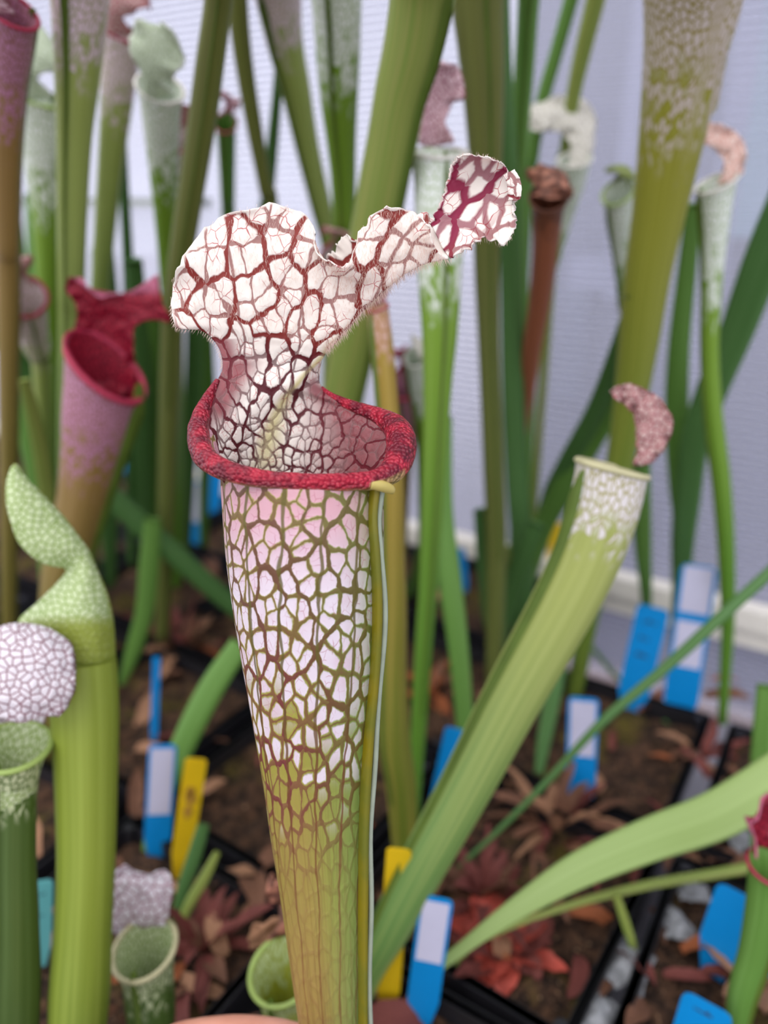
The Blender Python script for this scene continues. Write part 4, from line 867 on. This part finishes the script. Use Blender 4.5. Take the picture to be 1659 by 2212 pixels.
low = [('green', [(520,1390,46),(455,1490,56),(400,1600,54),(350,1720,46)], .40, (312,1850), 'green blade slanting past the blue and white label'),
       ('dark', [(180,1010,40),(280,1110,48),(380,1200,46),(470,1280,42),(540,1340,36)], .48, (600,1420), 'dark green blade lying diagonally behind the main tube'),
       ('green', [(330,1120,36),(322,1220,42),(312,1320,38),(290,1400,34)], .50, (262,1480), 'short blade at the foot of the magenta pitcher'),
       ('yellow', [(470,1840,14),(440,1900,24),(405,1960,22)], .305, (380,2030), 'short yellowish shoot behind the mauve lid'),
       ('dark', [(440,1780,26),(420,1850,32),(396,1920,28)], .315, (375,2000), 'short dark shoot behind the mauve lid'),
       ('green', [(960,1020,28),(940,1120,36),(915,1200,34)], .50, (880,1300), 'slanting green blade between the stalks'),
       ('dark', [(1040,1100,34),(1050,1220,40),(1062,1340,36)], .50, (1070,1420), 'dark blade at the foot of the bronze pitcher'),
       ('yellow', [(1090,1180,26),(1088,1260,30),(1080,1340,28)], .52, (1075,1400), 'pale stub leaf at the foot of the bronze pitcher'),
       ('dark', [(1160,1130,40),(1120,1230,46),(1090,1330,40)], .50, (1080,1430), 'dark blade sloping into the stalks'),
       ('dark', [(1215,1400,30),(1195,1500,34),(1175,1600,30)], .50, (1160,1700), 'dark blade beside the white and blue label'),
       ('green', [(1490,960,40),(1478,1080,46),(1470,1200,40)], .52, (1462,1340), 'green blade before the base rail'),
       ('green', [(1659,1480,44),(1650,1600,48),(1640,1720,40)], .35, (1630,1900), 'green blade by the mossy pot edge'),
       ('dark', [(1280,1400,10),(1330,1460,11),(1400,1520,10)], .58, (1450,1580), 'thin dark runner before the grey wall foot'),
       ('yellow', [(1330,1930,16),(1350,1990,20),(1366,2040,18)], .285, (1375,2080), 'short yellowish stub over the pot rim')]
for st_, pp, Y_, bs, lb in low: leaf(lb, st_, pp, Y_, bs, 14, flat=.3)

# ------------------------------------------------------------------ plant labels
M_blue = plain('blue_plastic_label', (10, 150, 226), 0.4, 0.08, 30, transl=0.25)
M_yel = plain('yellow_plastic_label', (232, 196, 30), 0.4, 0.1, 30, transl=0.25)
M_teal = plain('turquoise_plastic_label', (116, 196, 200), 0.4, 0.1, 30, transl=0.25)
M_pap = plain('white_paper_sticker', (208, 206, 232), 0.6, 0.08, 40, transl=0.1)
M_ink = plain('faded_ink', (38, 60, 96), 0.7, 0.2, 40)
M_dirt = plain('dried_mud', (176, 132, 44), 0.8, 0.3, 90)
def plant_label(label, top, bot, wpx, mat, sticker=None, point=False, bot_in_soil=True, ink=0, depth_top=None, mud=False, group=None):
    """top, bot: pixels of the middle of the top edge and of the foot on the soil; sticker: (from, to) as fractions from the top"""
    b = on_ground(bot[0], bot[1], -0.008)
    if depth_top: t = at_depth(top[0], top[1], depth_top)
    else: t = at_Y(top[0], top[1], b.y + 0.004)
    up = t - b; Ln = up.length; up.normalize()
    vd = ((t + b) / 2 - CAM).normalized(); side = up.cross(vd)
    if side.length < .1: side = Vector((1, 0, 0))
    side.normalize(); side = side if side.x > 0 else -side; nrm = side.cross(up); nrm = nrm if nrm.dot(vd) < 0 else -nrm
    w = wpx * depth_of((t + b) / 2) / F / 2
    root = root_at('plant_label', b, label, 'label', group); LL = Local(root)
    def sheet(name, prof, th, off, mat_, parent=None):
        V = []; n = len(prof)
        for o_ in (off, off - th): V += [b + side * x + up * y + nrm * o_ for x, y in prof]
        Fc = [tuple(range(n)), tuple(range(2 * n - 1, n - 1, -1))] + [(i, n + i, n + (i + 1) % n, (i + 1) % n) for i in range(n)]
        return LL.add(name, V, Fc, mat_, None, False, parent)
    r = w * .35; ext = -0.02
    pr = [(-w, Ln - r), (-w + r * .3, Ln - r * .3), (-w + r, Ln), (w - r, Ln), (w - r * .3, Ln - r * .3), (w, Ln - r), (w, 0.012), (w * .15, ext), (-w * .15, ext), (-w, 0.012)]
    st = sheet('stake', pr, 0.0009, 0.0, mat)
    if sticker:
        for s0, s1 in zip(sticker[::2], sticker[1::2]):
            y1, y0 = Ln * (1 - s0), Ln * (1 - s1)
            sheet('sticker', [(-w * .8, y1), (w * .8, y1), (w * .8, y0), (-w * .8, y0)], 0.0002, 0.0003, M_pap, None)
    for k in range(ink):                          # unreadable handwriting strokes
        y = Ln * (.86 - .5 * k / max(ink, 1)); rr = random.Random(k * 7 + int(top[0]))
        x0 = -w * .5
        for q in range(4):
            x1 = x0 + w * rr.uniform(.15, .3)
            sheet('ink_stroke', [(x0, y), (x1, y + rr.uniform(-.6, .6) * w * .3), (x1 + w * .05, y - w * .12), (x0 + w * .05, y - w * .1)], 0.0001, 0.0002, M_ink); x0 = x1
    if mud:
        rr = random.Random(5)
        for q in range(4):
            cx, cy = rr.uniform(-.3, .3) * w, Ln * rr.uniform(.35, .75)
            sheet('mud_fleck', [(cx + w * .6 * math.cos(a) * rr.uniform(.5, 1), cy + w * .9 * math.sin(a) * rr.uniform(.5, 1)) for a in [i * .785 for i in range(8)]], 0.0003, 0.0004, M_dirt)
    return root
plant_label('blue label with a white sticker beside the yellow label', (352, 1610), (338, 1845), 58, M_blue, (.03, .62))
plant_label('muddy yellow label leaning on the slanting green blade', (424, 1640), (388, 1880), 46, M_yel, mud=True)
plant_label('turquoise label with a dark scribble behind the dark green pitcher', (86, 1905), (82, 2085), 52, M_teal, ink=2)
plant_label('plain bright blue label half hidden by the slanting sandy pitcher', (985, 1575), (942, 1770), 46, M_blue)
plant_label('upright blue label with a white sticker by the mossy pot', (1261, 1508), (1252, 1742), 64, M_blue, (.03, .52))
plant_label('all-blue handwritten label leaning before the grey wall foot', (1412, 1312), (1362, 1525), 66, M_blue, ink=3)
plant_label('tall blue label with two white stickers in the mossy pot', (1512, 1222), (1466, 1545), 72, M_blue, (.01, .30, .36, .66))
plant_label('blue label with a lilac sticker at the foot of the strap leaf', (944, 1940), (908, 2205), 70, M_blue, (.03, .50))
plant_label('yellow label tucked behind the slanting sandy pitcher', (862, 1835), (836, 2180), 52, M_yel)
plant_label('large blue label behind the crimson-lidded pitcher', (1600, 1930), (1545, 2085), 96, M_blue)
plant_label('blue label low beside the pale lichen patch', (1530, 2168), (1490, 2300), 104, M_blue, ink=1)
plant_label('blue label at the very end of the bench row', (1670, 1985), (1650, 2110), 70, M_blue)
plant_label('far label with a grey sticker and blue foot near the base rail', (430, 1040), (421, 1180), 28, M_blue, (.03, .62))
plant_label('far blue label close behind the main tube', (470, 1012), (458, 1110), 30, M_blue)
plant_label('far pale-topped blue label among the dark blades', (384, 900), (376, 1062), 30, M_blue, (.03, .55))
plant_label('far blue label at the foot of the magenta pitcher', (272, 930), (262, 1030), 30, M_blue, (.03, .45))
plant_label('far bright blue label behind the green stalks', (990, 1185), (1000, 1275), 28, M_blue)
plant_label('small white-faced label between the green stalks', (958, 1208), (960, 1268), 26, M_blue, (.05, .9))
plant_label('far yellow label before the base rail', (1206, 1130), (1196, 1240), 34, M_yel)
plant_label('plain blue label seen almost edge-on behind the lime pitcher', (338, 1420), (332, 1610), 16, M_blue)

# ------------------------------------------------------------------ dead leaves, rosettes and lichen on the soil
M_dead = [plain('dead_leaf_brown', (126, 86, 66), 0.8, 0.4, 60, transl=0.15), plain('dead_leaf_tan', (176, 130, 100), 0.8, 0.3, 60, transl=0.2), plain('dead_leaf_red', (122, 62, 56), 0.75, 0.35, 60, transl=0.15), plain('dead_leaf_orange', (168, 96, 58), 0.75, 0.3, 60, transl=0.2)]
M_rosred = plain('red_rosette', (196, 84, 70), 0.6, 0.35, 120, transl=0.2)
M_lich = plain('pale_grey_lichen', (150, 152, 158), 0.9, 0.45, 220, bump=0.8)
def blade_mesh(seed, Ln, w, curl, n=9):
    rr = random.Random(seed); V = []; a = rr.uniform(.05, .5); p = Vector((0, 0, 0)); yawb = 0
    for i in range(n):
        s = i / (n - 1); hw = w * math.sin(math.pi * min(1, .12 + s * .88)) ** .7 * .5 + w * .06
        for q in (-1, 0, 1): V.append(p + Vector((-math.sin(yawb) * q * hw, math.cos(yawb) * q * hw, abs(q) * hw * .5 + rr.uniform(-.1, .1) * w)))
        p = p + Vector((math.cos(a) * math.cos(yawb), math.cos(a) * math.sin(yawb), math.sin(a))) * (Ln / n); a -= curl / n; yawb += rr.uniform(-.25, .25)
    return [tuple(v) for v in V], grid_faces(3, n)
dm = []
for k in range(10):
    v, f = blade_mesh(k, 1.0, random.Random(k).uniform(.14, .34), random.Random(k + 50).uniform(.4, 1.8))
    me = bpy.data.meshes.new('dead_leaf'); me.from_pydata(v, [], f); me.polygons.foreach_set('use_smooth', [True] * len(me.polygons)); dm.append(me)
rr = random.Random(21)
DEADNAMES = ['dark brown', 'tan', 'dull red', 'orange brown']
dmm = {}
for k in range(150):
    px = rr.uniform(20, 1640); py = rr.uniform(1230, 2210)
    if 1230 < px < 1420 and py < 1480: continue
    m = rr.choice((0, 0, 1, 2, 3)); me0 = rr.choice(dm); key = (me0.name, m)
    if key not in dmm: me = me0.copy(); me.materials.clear(); me.materials.append(M_dead[m]); dmm[key] = me
    p = on_ground(px, py, -0.009)
    if (p - RA).dot(WN) < 0.05: continue
    o = link('dead_leaf', dmm[key]); s = rr.uniform(.016, .042); o.scale = (s, s, s); o.location = p; o.rotation_euler = (rr.uniform(-.5, .5), rr.uniform(-.5, .1), rr.uniform(0, 6.28))
    tag(o, DEADNAMES[m] + ' withered leaf lying on the peat', 'dead leaf', DEADNAMES[m] + ' withered leaves on the peat')
def clump_of(label, cat, name, px, py, n, Ln, mats, up=.6, spread=1.0, seed=0, wide=.22):
    rr = random.Random(seed); c = on_ground(px, py, -0.010); root = root_at(name, c, label, cat)
    for k in range(n):
        v, f = blade_mesh(seed * 100 + k, Ln * rr.uniform(.6, 1.1), Ln * wide * rr.uniform(.6, 1.3), rr.uniform(.3, 1.6))
        o = mesh_obj('leaf', v, f, rr.choice(mats), root); az = 6.283 * k / n + rr.uniform(-.4, .4)
        o.location = Vector((math.cos(az), math.sin(az), 0)) * rr.uniform(0, Ln * .2 * spread); o.rotation_euler = (0, -rr.uniform(.1, up), az)
    return root
clump_of('red rosette of broad withered leaves on the mossy peat', 'rosette', 'leaf_rosette', 1090, 2060, 22, 0.030, [M_rosred, M_rosred, M_dead[2]], .5, 1.6, 3, .42)
clump_of('upright tangle of pinkish brown dry leaves behind the red rosette', 'dead leaves', 'dry_leaf_tangle', 1040, 1950, 30, 0.040, [M_dead[2], M_dead[0], M_dead[2]], 1.3, 1.5, 4, .16)
clump_of('tuft of dry brown leaves at the foot of the blue and white label', 'dead leaves', 'dry_leaf_tangle', 1200, 1790, 24, 0.046, [M_dead[0], M_dead[1], M_dead[2]], 1.1, 1.6, 5, .16)
clump_of('dark red tuft beside the small mauve-lidded pitcher', 'dead leaves', 'dry_leaf_tangle', 440, 2050, 16, 0.036, [M_dead[2], M_dead[2], M_dead[0]], 1.0, 1.4, 6, .18)
clump_of('orange brown tuft of dead stubs behind the main tube', 'dead leaves', 'dry_leaf_tangle', 930, 1500, 14, 0.040, [M_dead[3], M_dead[0]], 1.0, 1.5, 8, .2)
clump_of('brown tuft of dead stubs below the magenta pitcher', 'dead leaves', 'dry_leaf_tangle', 400, 1400, 18, 0.050, [M_dead[2], M_dead[0], M_dead[1]], 1.2, 1.5, 9, .16)
clump_of('tan tuft beside the crimson-lidded pitcher', 'dead leaves', 'dry_leaf_tangle', 1625, 2130, 12, 0.034, [M_dead[1], M_dead[0]], 1.0, 1.2, 11, .25)
clump_of('reddish tuft in the mossy pot behind the strap leaf', 'dead leaves', 'dry_leaf_tangle', 1520, 1640, 14, 0.036, [M_dead[2], M_dead[0], M_dead[1]], .9, 1.4, 12, .16)
# crumpled tan leaf resting on the stubby cup pitcher
def crumple(label, px, py, Y, sx, sy, seed, mat):
    c = at_Y(px, py, Y); n = 15; V = []
    for j in range(n):
        for i in range(n):
            x, y = -1 + 2 * i / (n - 1), -1 + 2 * j / (n - 1); q = 1 - .28 * (x * x * y * y)
            z = .55 * mnoise.noise(Vector((x * 1.6, y * 1.6, seed))) + .25 * mnoise.noise(Vector((x * 4, y * 4, seed)))
            V.append(((x + .2 * z) * sx * q, z * sx * .7, (y + .25 * x + .2 * mnoise.noise(Vector((x * 2, y * 2, seed + 4)))) * sy * q))
    o = mesh_obj('crumpled_leaf', V, grid_faces(n, n), mat); o.location = c; s = o.modifiers.new('thickness', 'SOLIDIFY'); s.thickness = .0006
    return tag(o, label, 'dead leaf')
crumple('crumpled tan dead leaf lying against the stubby cup pitcher', 588, 2022, 0.243, .0100, .0100, 3.0, M_dead[1])
# pale lichen crust along the pot corner
for px, py, sc, sd in ((1360, 2085, .013, 1), (1455, 1985, .009, 2), (1500, 1925, .008, 3), (1290, 2195, .012, 4), (1590, 1800, .011, 5), (1470, 2010, .007, 6)):
    c = on_ground(px, py, -0.006); n = 13; V = []
    for j in range(n):
        for i in range(n):
            x, y = -1 + 2 * i / (n - 1), -1 + 2 * j / (n - 1); d = math.hypot(x, y); k = 1 + .35 * mnoise.noise(Vector((x * 2, y * 2, sd)))
            V.append((x * sc * k, y * sc * .7 * k, (.006 * max(0, 1 - d) + .003 * mnoise.noise(Vector((x * 5, y * 5, sd)))) - .003 * max(0, d - .8)))
    o = mesh_obj('lichen_patch', V, grid_faces(n, n), M_lich); o.location = c; o.rotation_euler.z = sd
    tag(o, 'pale grey lichen crust on the peat by the pot rims', 'lichen', 'pale lichen patches')

# ------------------------------------------------------------------ hand holding the stalk (only a finger edge shows)
def skin_mat():
    b = NB('skin'); n1 = b.noise(b.obj(), 60, 3); n2 = b.noise(b.obj(), 700, 3)
    c = b.mix(b.ss(n1, .3, .7), lin((222, 160, 140)), lin((206, 140, 118)))
    return b.surf(c, 0.5, 0, b.bump(n2, .25, .0006), .35, sss=.15)
M_skin = skin_mat(); M_nail = plain('fingernail', (232, 184, 172), .25, .05, 60)
hb = at_depth(430, 2520, .245)
hand = root_at('hand', hb, 'hand whose fingers pinch the stalk of the sharp pitcher', 'hand')
LH = Local(hand); HVv = []; HFf = []
def capsule(pts):
    pts = resample(pts, 6); P_ = [Vector(p[:3]) for p in pts]; rd = [p[3] for p in pts]
    t0 = (P_[0] - P_[1]).normalized(); t1 = (P_[-1] - P_[-2]).normalized()
    P2 = [P_[0] + t0 * rd[0] * .9] + [P_[0] + t0 * rd[0] * .6] + P_ + [P_[-1] + t1 * rd[-1] * .6] + [P_[-1] + t1 * rd[-1] * .9]
    r2 = [rd[0] * .35, rd[0] * .8] + rd + [rd[-1] * .8, rd[-1] * .35]
    v, f, _ = sweep(P2, r2, 14); b0 = len(HVv); HVv.extend(v); HFf.extend([tuple(b0 + q for q in x) for x in f])
def hp(px, py, d, r): p = at_depth(px, py, d); return (*p, r)
capsule([hp(240,2420,.250,.0102), hp(350,2300,.252,.0098), hp(480,2262,.252,.0090), hp(600,2264,.252,.0083), hp(690,2285,.252,.0074)])      # index finger behind the stalk
capsule([hp(235,2500,.250,.0102), hp(360,2410,.255,.0098), hp(520,2385,.257,.0090), hp(650,2395,.257,.0083), hp(730,2420,.252,.0074)])      # middle
capsule([hp(250,2590,.248,.0098), hp(370,2530,.255,.0092), hp(520,2510,.259,.0085), hp(640,2525,.259,.0078), hp(710,2550,.254,.007)])       # ring
capsule([hp(280,2670,.244,.0088), hp(390,2630,.252,.0082), hp(510,2620,.257,.0075), hp(600,2635,.257,.0068), hp(650,2655,.253,.006)])       # little
capsule([hp(330,2640,.222,.0125), hp(430,2530,.216,.0112), hp(560,2440,.213,.0098), hp(680,2390,.214,.0085)])                               # thumb in front
capsule([hp(250,2450,.248,.014), hp(280,2560,.245,.017), hp(320,2680,.236,.018), hp(330,2820,.218,.018)])                                   # palm
capsule([hp(330,2640,.232,.015), hp(345,2760,.228,.019), hp(340,2900,.208,.021), hp(320,3150,.180,.023), hp(280,3500,.150,.025)])           # heel, wrist, forearm
body = LH.add('skin', HVv, HFf, M_skin)
rm = body.modifiers.new('merge', 'REMESH'); rm.mode = 'VOXEL'; rm.voxel_size = .0014; rm.use_smooth_shade = True
smd = body.modifiers.new('soften', 'SMOOTH'); smd.factor = .5; smd.iterations = 6
q = at_depth(676, 2372, .2050); nv_ = []
for j in range(7):
    for i in range(7):
        x, y = -1 + i / 3, -1 + j / 3; k = 1 - .18 * x * x * y * y
        nv_.append(q + Vector((x * .0055 * k, .0022 * x * x * .4 + .0016 * y * y, y * .0048 * k)))
LH.add('fingernail', nv_, grid_faces(7, 7), M_nail)
